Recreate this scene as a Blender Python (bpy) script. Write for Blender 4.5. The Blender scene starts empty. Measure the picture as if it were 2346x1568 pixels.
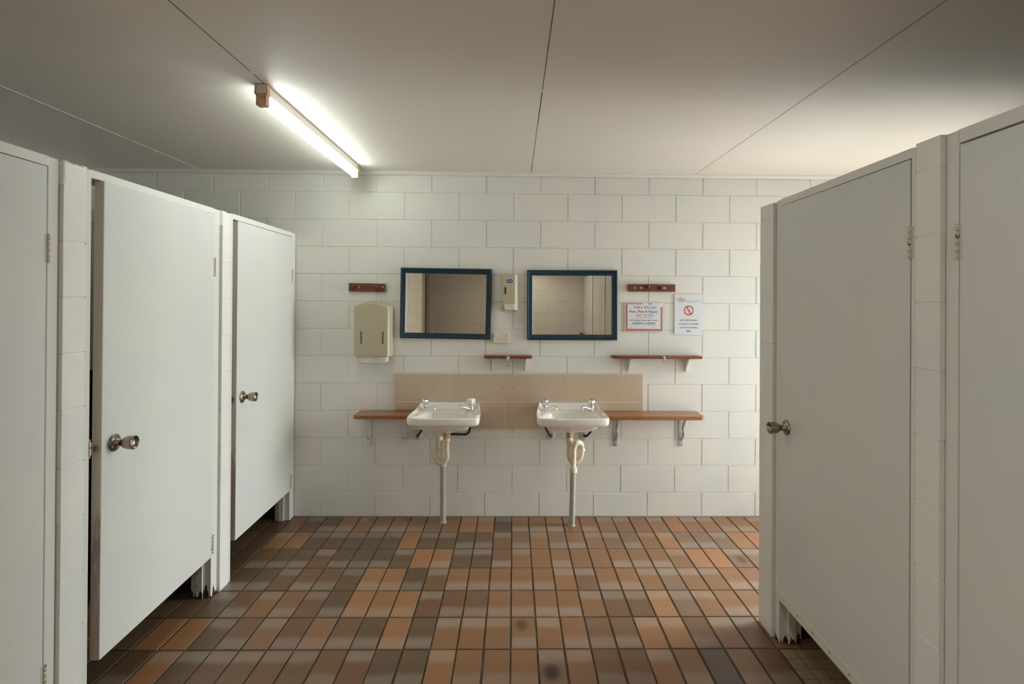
import bpy, bmesh, math, random
from mathutils import Vector, Matrix
random.seed(7)
PI = math.pi
scene = bpy.context.scene
C = scene.collection

# ------------------------------------------------------------------ camera
yaw, pitch, roll = .0158, .0036, .0065
fw = Vector((math.sin(yaw)*math.cos(pitch), math.cos(yaw)*math.cos(pitch), math.sin(pitch)))
rt = Vector((math.cos(yaw), -math.sin(yaw), 0))
up = rt.cross(fw)
r2 = math.cos(roll)*rt + math.sin(roll)*up
u2 = -math.sin(roll)*rt + math.cos(roll)*up
cam_d = bpy.data.cameras.new('camera')
cam_d.sensor_fit = 'HORIZONTAL'; cam_d.sensor_width = 36
cam_d.lens = 1240.56/2346*36
cam_d.shift_x = (1173-1196.14)/2346
cam_d.shift_y = (685.68-784)/2346
cam_d.clip_start = .01
cam = bpy.data.objects.new('camera', cam_d); C.objects.link(cam)
M = Matrix((r2, u2, -fw)).transposed().to_4x4()
M.translation = Vector((-.019, -3.984, 1.585))
cam.matrix_world = M
scene.camera = cam

# ------------------------------------------------------------------ world, daylight, exposure
w = bpy.data.worlds.new('world'); scene.world = w; w.use_nodes = True
bg = w.node_tree.nodes['Background']
bg.inputs[0].default_value = (.62, .78, 1, 1); bg.inputs[1].default_value = .15
def area(name, loc, target, sx, sy, power, col, spread=180):
    l = bpy.data.lights.new(name, 'AREA'); l.shape = 'RECTANGLE'; l.size = sx; l.size_y = sy
    l.energy = power; l.color = col; l.spread = math.radians(spread)
    o = bpy.data.objects.new(name, l); C.objects.link(o); o.location = loc
    o.rotation_euler = (Vector(target)-Vector(loc)).to_track_quat('-Z', 'Z').to_euler()
    return o
FILL_Z = 2.46
LP = dict(sky=830, door=3, ground=76, rear=27, tube=17.5, back=17)
# sky light falling in through the open doorway in the wall on the right
if LP['sky']: area('sky_daylight', (6.2, -.2, 2.2), (2.0, -.66, 1.1), 4.5, 3.2, LP['sky'], (.89, .97, 1.0))
if LP['door']: area('doorway_daylight', (2.95, -.64, 1.1), (0, -.64, 1.1), 2.1, 1.1, LP['door'], (.89, .97, 1.0))
# daylight bounced up off the bright ground outside that doorway
if LP['ground']: area('ground_daylight', (4.1, -.64, .02), (4.09, -.64, 3), 2.2, 3.0, LP['ground'], (1.0, .97, .92))
# daylight through the opening of the side passage behind the camera on the left
if LP['rear']: area('passage_daylight', (-3.30, -3.98, 1.10), (0, -3.98, 1.10), 2.0, 1.2, LP['rear'], (1.0, .95, .88))
# added fill light behind the camera, no fixture is seen there
if LP['back']: area('rear_fill_light', (.3, -4.75, FILL_Z), (.3, -4.55, FILL_Z-.5), .12, 1.3, LP['back'], (1.0, .96, .88))
scene.view_settings.view_transform = 'Standard'
scene.view_settings.look = 'None'
scene.view_settings.exposure = 0.23
scene.view_settings.gamma = 1.0
scene.view_settings.use_curve_mapping = False
scene.cycles.max_bounces = 10
scene.cycles.diffuse_bounces = 6
scene.cycles.use_denoising = True

# ------------------------------------------------------------------ materials
def s2l(c):
    return tuple((v/12.92 if v <= .04045 else ((v+.055)/1.055)**2.4) for v in [x/255 for x in c])
class NT:
    def __init__(s, name):
        s.m = bpy.data.materials.new(name); s.m.use_nodes = True
        s.t = s.m.node_tree; s.b = s.t.nodes['Principled BSDF']
    def n(s, typ, **kw):
        nd = s.t.nodes.new(typ)
        for k, v in kw.items(): setattr(nd, k, v)
        return nd
    def l(s, a, b): s.t.links.new(a, b)
def mat(name, col, rough=.5, metal=0, bump=None, var=None, spec=None, emit=None, coat=0, scuff=None, trans=0):
    """col: linear rgb; bump: list of (scale, strength, distance); var: (scale, colour2, factor)"""
    g = NT(name); b = g.b
    b.inputs['Base Color'].default_value = (*col, 1)
    b.inputs['Roughness'].default_value = rough
    b.inputs['Metallic'].default_value = metal
    if spec is not None: b.inputs['Specular IOR Level'].default_value = spec
    if coat: b.inputs['Coat Weight'].default_value = coat; b.inputs['Coat Roughness'].default_value = .15
    if trans: b.inputs['Transmission Weight'].default_value = trans
    if emit:
        b.inputs['Emission Color'].default_value = (*emit[0], 1); b.inputs['Emission Strength'].default_value = emit[1]
    tc = g.n('ShaderNodeTexCoord')
    last = None
    if var:
        nz = g.n('ShaderNodeTexNoise'); nz.inputs['Scale'].default_value = var[0]; nz.inputs['Detail'].default_value = 4
        g.l(tc.outputs['Object'], nz.inputs['Vector'])
        rp = g.n('ShaderNodeMapRange'); rp.inputs[1].default_value = .42; rp.inputs[2].default_value = .66
        rp.inputs[4].default_value = var[2]; g.l(nz.outputs['Fac'], rp.inputs[0])
        mx = g.n('ShaderNodeMix', data_type='RGBA'); mx.inputs[6].default_value = (*col, 1); mx.inputs[7].default_value = (*var[1], 1)
        g.l(rp.outputs[0], mx.inputs[0]); last = mx.outputs[2]
    if scuff:   # small chips / marks: (scale, threshold, colour)
        nz = g.n('ShaderNodeTexNoise'); nz.inputs['Scale'].default_value = scuff[0]; nz.inputs['Detail'].default_value = 2
        g.l(tc.outputs['Object'], nz.inputs['Vector'])
        gt = g.n('ShaderNodeMapRange'); gt.inputs[1].default_value = scuff[1]; gt.inputs[2].default_value = scuff[1]+.03
        g.l(nz.outputs['Fac'], gt.inputs[0])
        mx = g.n('ShaderNodeMix', data_type='RGBA'); mx.inputs[6].default_value = (*col, 1); mx.inputs[7].default_value = (*scuff[2], 1)
        if last: g.l(last, mx.inputs[6])
        g.l(gt.outputs[0], mx.inputs[0]); last = mx.outputs[2]
    if last: g.l(last, b.inputs['Base Color'])
    if bump:
        prev = None
        for sc, st, di in bump:
            nz = g.n('ShaderNodeTexNoise'); nz.inputs['Scale'].default_value = sc; nz.inputs['Detail'].default_value = 3
            g.l(tc.outputs['Object'], nz.inputs['Vector'])
            bp = g.n('ShaderNodeBump'); bp.inputs['Strength'].default_value = st; bp.inputs['Distance'].default_value = di
            g.l(nz.outputs['Fac'], bp.inputs['Height'])
            if prev: g.l(prev, bp.inputs['Normal'])
            prev = bp.outputs['Normal']
        g.l(prev, b.inputs['Normal'])
    return g.m
BLOCK = mat('painted_block', (.75, .725, .665), .42, bump=[(170, .35, .0015), (9, .25, .004)], var=(2.2, (.68, .685, .65), .8), scuff=(75, .80, (.33, .29, .24)))
MORTAR = BLOCK
CEIL = mat('ceiling_paint', (.695, .632, .562), .55, bump=[(60, .08, .001)], var=(1.3, (.65, .605, .545), .6))
CEIL_JOINT = mat('ceiling_joint', (.05, .045, .04), .8)
CEIL_STRIP = mat('ceiling_joint_pale', (.75, .72, .66), .5)
CORNICE = mat('cornice_paint', (.68, .65, .59), .5, bump=[(30, .15, .002)])
DOORP = mat('door_paint', (.64, .63, .575), .33, bump=[(120, .10, .0006), (3, .12, .004)], var=(1.7, (.585, .60, .585), .7), scuff=(46, .83, (.25, .18, .12)))
CONC = mat('pale_ground', (.5, .48, .44), .9)
DARKGAP = mat('dark_gap', (.02, .017, .014), .9)
HINGE = mat('painted_hinge', (.60, .55, .46), .4, scuff=(60, .60, (.12, .06, .03)))
def worn_edge():
    g = NT('worn_door_edge'); b = g.b; b.inputs['Roughness'].default_value = .7
    tc = g.n('ShaderNodeTexCoord'); sp = g.n('ShaderNodeSeparateXYZ'); g.l(tc.outputs['Object'], sp.inputs[0])
    mp = g.n('ShaderNodeMapping'); mp.inputs['Scale'].default_value = (60, 60, 12); g.l(tc.outputs['Object'], mp.inputs[0])
    nz = g.n('ShaderNodeTexNoise'); nz.inputs['Scale'].default_value = 1; nz.inputs['Detail'].default_value = 5; g.l(mp.outputs[0], nz.inputs['Vector'])
    zr = g.n('ShaderNodeMapRange'); zr.inputs[1].default_value = .98; zr.inputs[2].default_value = .55; g.l(sp.outputs[2], zr.inputs[0])
    ad = g.n('ShaderNodeMath', operation='MULTIPLY_ADD'); ad.inputs[1].default_value = 1.1; g.l(nz.outputs['Fac'], ad.inputs[0]); g.l(zr.outputs[0], ad.inputs[2])
    th = g.n('ShaderNodeMapRange'); th.inputs[1].default_value = 1.0; th.inputs[2].default_value = 1.35; g.l(ad.outputs[0], th.inputs[0])
    gr = g.n('ShaderNodeMix', data_type='RGBA'); gr.inputs[6].default_value = (.44, .36, .30, 1); gr.inputs[7].default_value = (.26, .20, .165, 1); g.l(nz.outputs['Fac'], gr.inputs[0])
    mx = g.n('ShaderNodeMix', data_type='RGBA'); mx.inputs[6].default_value = (.60, .54, .455, 1); g.l(gr.outputs[2], mx.inputs[7]); g.l(th.outputs[0], mx.inputs[0])
    g.l(mx.outputs[2], b.inputs['Base Color']); return g.m
EDGEWOOD = worn_edge()
BRASSY = mat('tarnished_knob', (.36, .31, .26), .28, 1.0, var=(30, (.20, .15, .11), .8))
STEEL = mat('galvanised_steel', (.42, .44, .46), .42, .85)
CHROME = mat('chrome', (.72, .73, .74), .10, 1.0)
CHROME_DULL = mat('dull_chrome', (.5, .5, .5), .25, 1.0)
ACRYLIC = mat('white_acrylic', (.86, .86, .84), .12, coat=.5)
CERAMIC = mat('ceramic', (.84, .80, .73), .12, spec=.6, coat=.5, var=(6, (.80, .75, .68), .5))
PVC = mat('cream_pvc', (.72, .64, .50), .35, var=(14, (.60, .50, .34), .7))
NUTBR = mat('brown_nut', (.48, .27, .11), .4)
PIPE = mat('grey_pipe', (.43, .41, .365), .38, .0, var=(18, (.36, .34, .30), .6))
BLACKHOSE = mat('black_hose', (.012, .012, .012), .35)
GREENHOSE = mat('green_hose', (.03, .07, .06), .45)
FLANGE = mat('flange_paint', (.62, .60, .56), .45, var=(60, (.35, .36, .35), .5))
TEAL = mat('teal_frame', s2l((0, 43, 58)), .38, bump=[(40, .08, .001)], scuff=(160, .84, (.35, .4, .42)))
GLASS = mat('mirror_glass', (.78, .73, .64), .0, 1.0)
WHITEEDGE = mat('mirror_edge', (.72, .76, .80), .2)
CREAM = mat('cream_plastic', (.46, .40, .275), .38, var=(3, (.46, .41, .29), .5))
CREAMLIGHT = mat('light_cream_plastic', (.66, .60, .50), .38)
SLOT = mat('smoked_slot', (.14, .115, .10), .35)
BLACK = mat('black_slot', (.015, .01, .008), .5)
PAPER = mat('paper_towel', (.80, .77, .72), .85, bump=[(300, .2, .0005)])
SOCKETP = mat('socket_plastic', (.70, .61, .50), .35)
LABELBLUE = mat('label_blue', (.005, .08, .26), .35)
WHITEINK = mat('label_white', (.72, .76, .8), .4)
POSTER = mat('poster_paper', (.68, .69, .72), .5)
PLASTIC_SLEEVE = mat('sleeve', (.63, .62, .60), .22, spec=.6)
RED = mat('poster_border', s2l((186, 112, 106)), .5)
INK = mat('ink', (.035, .035, .045), .5)
INKSOFT = mat('soft_ink', (.16, .16, .18), .5)
INKRED = mat('red_ink', s2l((176, 62, 50)), .5)
INKBLUE = mat('blue_ink', s2l((66, 128, 190)), .5)
INKORANGE = mat('orange_ink', s2l((190, 92, 60)), .5)
SIGNRED = mat('sign_red', s2l((196, 62, 66)), .5)
LOGOYEL = mat('logo_yellow', s2l((232, 170, 40)), .5)
GREYINK = mat('grey_ink', (.2, .2, .2), .5)
TUBE = mat('tube_glow', (1, 1, 1), .3, emit=((.88, 1, .95), LP['tube']))
LAMPCAP = mat('lamp_cap', s2l((178, 122, 82)), .45, var=(22, s2l((196, 172, 152)), .9))
LAMPCAP2 = mat('lamp_cap_pale', s2l((190, 165, 105)), .45, var=(30, s2l((120, 100, 60)), .9))
BATTEN = mat('batten_paint', (.62, .55, .49), .4, scuff=(26, .70, (.28, .2, .14)))
TILEC = mat('beige_tile', s2l((196, 176, 152)), .22, spec=.5, var=(4, s2l((190, 169, 145)), .6), coat=.15)
TILEGROUT = mat('tile_grout', s2l((214, 200, 180)), .7)
def wood(name, c1, c2, rough, scale=5):
    g = NT(name)
    tc = g.n('ShaderNodeTexCoord'); mp = g.n('ShaderNodeMapping'); mp.inputs['Scale'].default_value = (scale, scale*9, scale*9)
    nz = g.n('ShaderNodeTexNoise'); nz.inputs['Scale'].default_value = 3; nz.inputs['Detail'].default_value = 6; nz.inputs['Distortion'].default_value = 1.2
    g.l(tc.outputs['Object'], mp.inputs[0]); g.l(mp.outputs[0], nz.inputs['Vector'])
    rp = g.n('ShaderNodeMapRange'); rp.inputs[1].default_value = .35; rp.inputs[2].default_value = .68; g.l(nz.outputs['Fac'], rp.inputs[0])
    mx = g.n('ShaderNodeMix', data_type='RGBA'); mx.inputs[6].default_value = (*c1, 1); mx.inputs[7].default_value = (*c2, 1)
    g.l(rp.outputs[0], mx.inputs[0]); g.l(mx.outputs[2], g.b.inputs['Base Color'])
    g.b.inputs['Roughness'].default_value = rough
    return g.m
WOOD = wood('varnished_shelf', s2l((160, 106, 60)), s2l((136, 84, 42)), .25)
WOODEDGE = wood('upper_shelf_wood', s2l((134, 76, 40)), s2l((108, 56, 27)), .28)
PEGWOOD = wood('peg_rail_wood', s2l((122, 68, 38)), s2l((82, 39, 19)), .3)
PEGDARK = wood('peg_wood', s2l((96, 48, 28)), s2l((60, 26, 14)), .35)
def frame_rot():
    g = NT('frame_paint_rotted_foot'); b = g.b; b.inputs['Roughness'].default_value = .38
    tc = g.n('ShaderNodeTexCoord'); sp = g.n('ShaderNodeSeparateXYZ'); g.l(tc.outputs['Object'], sp.inputs[0])
    mp = g.n('ShaderNodeMapping'); mp.inputs['Scale'].default_value = (38, 38, 7); g.l(tc.outputs['Object'], mp.inputs[0])
    nz = g.n('ShaderNodeTexNoise'); nz.inputs['Scale'].default_value = 1.6; nz.inputs['Detail'].default_value = 3; g.l(mp.outputs[0], nz.inputs['Vector'])
    # rot at the foot: where height < noise*0.09-0.03
    ma = g.n('ShaderNodeMath', operation='MULTIPLY_ADD'); ma.inputs[1].default_value = .20; ma.inputs[2].default_value = -.072
    g.l(nz.outputs['Fac'], ma.inputs[0])
    lt = g.n('ShaderNodeMath', operation='LESS_THAN'); g.l(sp.outputs[2], lt.inputs[0]); g.l(ma.outputs[0], lt.inputs[1])
    mx = g.n('ShaderNodeMix', data_type='RGBA'); mx.inputs[6].default_value = (.67, .66, .60, 1); mx.inputs[7].default_value = (.035, .018, .01, 1)
    g.l(lt.outputs[0], mx.inputs[0]); g.l(mx.outputs[2], b.inputs['Base Color'])
    return g.m
FRAME_ROT = frame_rot()
FRAME = mat('frame_paint', (.66, .645, .59), .38, bump=[(60, .12, .001)], scuff=(50, .80, (.3, .22, .15)))

# ------------------------------------------------------------------ mesh helpers
def obj(name, bm, m, parent=None, smooth=False, loc=None):
    me = bpy.data.meshes.new(name); bm.normal_update(); bm.to_mesh(me); bm.free()
    if isinstance(m, (list, tuple)):
        for x in m: me.materials.append(x)
    else: me.materials.append(m)
    if smooth:
        me.polygons.foreach_set('use_smooth', [True]*len(me.polygons))
    o = bpy.data.objects.new(name, me); C.objects.link(o)
    if parent: o.parent = parent
    if loc: o.location = loc
    return o
def smooth_by_angle(o, deg=40):
    me = o.data
    me.polygons.foreach_set('use_smooth', [True]*len(me.polygons))
    bm = bmesh.new(); bm.from_mesh(me)
    for e in bm.edges:
        if len(e.link_faces) == 2 and e.calc_face_angle(0) > math.radians(deg): e.smooth = False
    bm.to_mesh(me); bm.free(); return o
def box(bm, x0, x1, y0, y1, z0, z1, bev=0, mi=0, seg=1):
    t = bmesh.new(); bmesh.ops.create_cube(t, size=1)
    for v in t.verts: v.co = Vector(((x0+x1)/2+v.co.x*(x1-x0), (y0+y1)/2+v.co.y*(y1-y0), (z0+z1)/2+v.co.z*(z1-z0)))
    if bev: bmesh.ops.bevel(t, geom=t.edges[:], offset=bev, segments=seg, affect='EDGES', profile=.5)
    for f in t.faces: f.material_index = mi
    merge(bm, t)
def merge(bm, t):
    vm = {}
    for v in t.verts: vm[v] = bm.verts.new(v.co)
    for f in t.faces:
        try:
            nf = bm.faces.new([vm[v] for v in f.verts]); nf.material_index = f.material_index; nf.smooth = f.smooth
        except ValueError: pass
    t.free()
def tube(bm, pts, r, n=12, caps=True, mi=0):
    """sweep a circle along pts; r number or list"""
    pts = [Vector(p) for p in pts]
    if not isinstance(r, (list, tuple)): r = [r]*len(pts)
    rings = []; a = None
    for i, p in enumerate(pts):
        d = (pts[min(i+1, len(pts)-1)]-pts[max(i-1, 0)]).normalized()
        if a is None:
            a = d.orthogonal().normalized()
        else:
            a = (a-d*a.dot(d)).normalized()
        b = d.cross(a)
        rings.append([bm.verts.new(p+(a*math.cos(2*PI*k/n)+b*math.sin(2*PI*k/n))*r[i]) for k in range(n)])
    for i in range(len(rings)-1):
        for k in range(n):
            f = bm.faces.new((rings[i][k], rings[i][(k+1) % n], rings[i+1][(k+1) % n], rings[i+1][k])); f.material_index = mi; f.smooth = True
    if caps:
        f = bm.faces.new(rings[0][::-1]); f.material_index = mi
        f = bm.faces.new(rings[-1]); f.material_index = mi
def curve(pts, n=6):
    """Catmull-Rom through pts"""
    P = [Vector(p) for p in pts]; P = [2*P[0]-P[1]]+P+[2*P[-1]-P[-2]]; out = []
    for i in range(1, len(P)-2):
        for k in range(n):
            t = k/n
            out.append(.5*((2*P[i])+(-P[i-1]+P[i+1])*t+(2*P[i-1]-5*P[i]+4*P[i+1]-P[i+2])*t*t+(-P[i-1]+3*P[i]-3*P[i+1]+P[i+2])*t**3))
    out.append(P[-2]); return out
def lathe(bm, prof, origin, axis, n=24, mi=0, ripple=None):
    """prof: list of (radius, height along axis)"""
    o = Vector(origin); d = Vector(axis).normalized(); a = d.orthogonal().normalized(); b = d.cross(a); rings = []
    for r, h in prof:
        ring = []
        for k in range(n):
            th = 2*PI*k/n; rr = r*(1+(ripple[1]*math.cos(ripple[0]*th) if ripple else 0))
            ring.append(bm.verts.new(o+d*h+(a*math.cos(th)+b*math.sin(th))*max(rr, 1e-5)))
        rings.append(ring)
    for i in range(len(rings)-1):
        for k in range(n):
            f = bm.faces.new((rings[i][k], rings[i][(k+1) % n], rings[i+1][(k+1) % n], rings[i+1][k])); f.smooth = True; f.material_index = mi
    bm.faces.new(rings[0][::-1]).material_index = mi; bm.faces.new(rings[-1]).material_index = mi
def prism(bm, poly, y0, y1, mi=0):
    """poly in (x, z), extruded along y from y0 (front) to y1"""
    a = [bm.verts.new((x, y0, z)) for x, z in poly]; b = [bm.verts.new((x, y1, z)) for x, z in poly]
    n = len(poly)
    bm.faces.new(a).material_index = mi; bm.faces.new(b[::-1]).material_index = mi
    for k in range(n): bm.faces.new((a[(k+1) % n], a[k], b[k], b[(k+1) % n])).material_index = mi
def flatpoly(bm, poly, y, mi=0, th=.0006):
    prism(bm, poly, y, y+th, mi)
def BM(): return bmesh.new()
def tag(o, label, cat, group=None):
    o['label'] = label; o['category'] = cat
    if group: o['group'] = group
    return o
def empty(name, loc, label, cat, group=None):
    o = bpy.data.objects.new(name, None); C.objects.link(o); o.location = loc; o.empty_display_size = .1
    return tag(o, label, cat, group)
def part(name, bm, m, parent, smooth=False, label=None, angle=None):
    """mesh given in world coordinates, parented to a thing (an Empty or a mesh part)"""
    base = Vector((0, 0, 0)); p = parent
    while p is not None: base += p.location; p = p.parent
    for v in bm.verts: v.co -= base
    o = obj(name, bm, m, parent, smooth)
    if angle: smooth_by_angle(o, angle)
    if label: o['label'] = label
    return o
def struct(name, bm, m, smooth=False):
    o = obj(name, bm, m, None, smooth); o['kind'] = 'structure'; return o

# ------------------------------------------------------------------ block masonry
ZB, ZS = .1763, .2
def block_face(bm, P0, U, N, u0, u1, z0, z1, joint, zb=ZB, zs=ZS, rnd=None, depth=.0046, gap_v=.0056, gap_h=.0038, ch=.0020):
    """Raised block faces on a plane. P0 + U*u + z, outward normal N. joint(course) -> list of vertical joint positions"""
    rnd = rnd or random.Random(3)
    P0, U, N = Vector(P0), Vector(U), Vector(N); Z = Vector((0, 0, 1))
    flip = U.cross(Z).dot(N) < 0
    zs_list = []; c = 0
    lo = z0
    while lo < z1-1e-4:
        hi = min(zb+zs*c, z1)
        if hi > z0+1e-4: zs_list.append((c, max(lo, z0), hi)); lo = hi
        c += 1
    for c, a, b in zs_list:
        js = sorted([u0]+[j for j in joint(c) if u0+.004 < j < u1-.004]+[u1])
        for i in range(len(js)-1):
            l, r = js[i], js[i+1]
            gl = gap_v*.5*(.7+.7*rnd.random()) if i else 0
            gr = gap_v*.5*(.7+.7*rnd.random()) if i < len(js)-2 else 0
            gb = gap_h*.5*(.7+.6*rnd.random()) if a > z0+1e-4 else 0
            gt = gap_h*.5*(.7+.6*rnd.random()) if b < z1-1e-4 else 0
            h = depth*(.8+.4*rnd.random())
            t = [rnd.uniform(-.0007, .0007) for _ in range(4)]
            o = [(l+gl, a+gb), (r-gr, a+gb), (r-gr, b-gt), (l+gl, b-gt)]
            cl, cr, cb, ct = (ch if gl else 0), (ch if gr else 0), (ch if gb else 0), (ch if gt else 0)
            q = [(l+gl+cl, a+gb+cb), (r-gr-cr, a+gb+cb), (r-gr-cr, b-gt-ct), (l+gl+cl, b-gt-ct)]
            vo = [bm.verts.new(P0+U*x+Z*z-N*depth) for x, z in o]
            vi = [bm.verts.new(P0+U*x+Z*z+N*(h-depth+t[k])) for k, (x, z) in enumerate(q)]
            fs = [vi]+[[vo[k], vo[(k+1) % 4], vi[(k+1) % 4], vi[k]] for k in range(4)]
            for f in fs:
                if flip: f = f[::-1]
                try: bm.faces.new(f)
                except ValueError: pass
    # mortar plane
    q = [P0+U*u0+Z*z0, P0+U*u1+Z*z0, P0+U*u1+Z*z1, P0+U*u0+Z*z1]
    v = [bm.verts.new(p-N*depth*.93) for p in q]
    bm.faces.new(v[::-1] if flip else v)
BX = -.0225
def back_joint(c):
    return [BX+.2*(2*k+(1 if c % 2 == 0 else 0)) for k in range(-9, 9)]
CZ = 2.528     # ceiling height
XL, XR = -3.15, 2.75
YR = -5.65

bm = BM(); box(bm, XL-.12, XR+.12, .006, .14, -.05, CZ+.08)
block_face(bm, (0, 0, 0), (1, 0, 0), (0, -1, 0), XL, XR, .006, CZ, back_joint)
wall_back = struct('wall_back', bm, BLOCK)
# small screw holes in the back wall
for hx, hz_, hr in ((-.059, 1.110, .004), (-.178, 1.128, .003), (.022, 1.715, .0025)):
    bm = BM(); lathe(bm, [(hr, 0), (hr, .004)], (hx, -.0042, hz_), (0, 1, 0), 10); obj('screw_hole', bm, BLACK, wall_back)

# ------------------------------------------------------------------ floor: flashed quarry tiles
TX0, TW, TD, TY0 = -.0225, .1222, .25, -.0147
ROWS = [
 "dn dn rn dt db mb mt mb mb mb gn mn ot ot dt mb mb mb mn mb mt mt mn mt on mt mt mb mb mt",
 "dn dn ot on dt dt dt dt dt on dt dt db db bt gb mt gb mb mt gt gb mt ot gb gb gt on on ot",
 "dn dn bb db db bt db db db dt on ob dt dt bb mt mn mb mn mn mb mb mb mt on on gt gt mn mb",
 "dn db db db bt bb bb dt ob ob db bt mb mb mb mb mb mt bt mb mb mt gt mt mt mb mb mt mb mn",
 "dn dn dt bb mt mb bt db ob ob ob bt bb bb mb mb mb mb mt bt bt ot gt mt mb mb mt mb mn mb",
 "dn on on dt bb mt bb mb bb db ob db mt mt mt mb mt mb bb bb ot ot rb mt bt mt mb mn mb mt",
 "dn db ot dt bt bt bt bt bb bt db db ot mb mb mb gt mt bb bb ot mb pn mb bb mb mt mb mt mn",
]
TCOL = {'o': (145, 102, 68), 'm': (128, 92, 63), 'b': (110, 80, 56), 'd': (96, 76, 56), 'g': (120, 94, 73), 'r': (114, 79, 58), 'p': (88, 70, 60)}
TSC = 1.07
def floor_mesh():
    bm = BM()
    col = bm.loops.layers.float_color.new('tile_col'); band = bm.loops.layers.float_color.new('tile_band'); uv = bm.loops.layers.uv.new('UVMap')
    rnd = random.Random(11)
    def tile(x0, x1, y0, y1, rgb, bt, bb, mi, bev=.0016, z=0):
        dz = rnd.uniform(-.0006, .0006); tl = [rnd.uniform(-.0005, .0005) for _ in range(4)]
        o = [(x0, y0), (x1, y0), (x1, y1), (x0, y1)]
        q = [(x0+bev, y0+bev), (x1-bev, y0+bev), (x1-bev, y1-bev), (x0+bev, y1-bev)]
        vo = [bm.verts.new((x, y, -.004)) for x, y in o]; vi = [bm.verts.new((x, y, dz+tl[k]*.7)) for k, (x, y) in enumerate(q)]
        for vs in [vi]+[[vo[k], vo[(k+1) % 4], vi[(k+1) % 4], vi[k]] for k in range(4)]:
            f = bm.faces.new(vs); f.material_index = mi
            for lp in f.loops:
                lp[col] = (*rgb, 1); lp[band] = (bt, bb, rnd.random()*0+seed, 1)
                lp[uv].uv = ((lp.vert.co.x-x0)/(x1-x0), (lp.vert.co.y-y0)/(y1-y0))
    for r in range(0, 23):
        for c in range(-26, 23):
            x0, x1 = TX0+TW*c, TX0+TW*(c+1); y1, y0 = TY0-TD*r, TY0-TD*(r+1)
            if r == 0: y1 = 0
            if x0 > 1.14 and y1 < -1.4 and y0 > -3.5 and x1 > 1.24: continue      # small tiles inside the right cubicles
            code = None
            if r < len(ROWS) and -15 <= c <= 14: code = ROWS[r].split()[c+15]
            else: code = rnd.choice(['m', 'm', 'b', 'd', 'o', 'g', 'b'])+rnd.choice(['t', 'b', 'b', 'n', 't'])
            base = TCOL[code[0]]; k = rnd.uniform(.93, 1.07)
            rgb = [v*TSC*k for v in s2l(base)]
            s = rnd.uniform(.75, 1.1)
            bt = s if code[1] == 't' else rnd.uniform(0, .12); bb = s if code[1] == 'b' else rnd.uniform(0, .15)
            seed = rnd.random()
            g = .0040
            ox = rnd.uniform(-.0012, .0012)
            tile(x0+g+ox, x1-g+ox, y0+g*.8, y1-(g*.8 if r else 0), rgb, bt, bb, 0)
    seed = .5
    for i in range(0, 32):
        for j in range(0, 15):
            y1 = -1.521-.0663*i; y0 = y1-.0663; x0 = 1.207+.0655*j
            if y0 < -3.48 or x0 > XR-.03: continue
            k = rnd.uniform(.9, 1.08)
            tile(x0+.002, x0+.0635, y0+.002, y1-.002, [v*k for v in s2l((150, 128, 100))], 0, 0, 2, .0008)
    # grout bed (also fills thresholds)
    v = [bm.verts.new(p) for p in ((XL-.1, YR-.1, -.003), (XR+.1, YR-.1, -.003), (XR+.1, .01, -.003), (XL-.1, .01, -.003))]
    f = bm.faces.new(v); f.material_index = 1
    return bm
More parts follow.
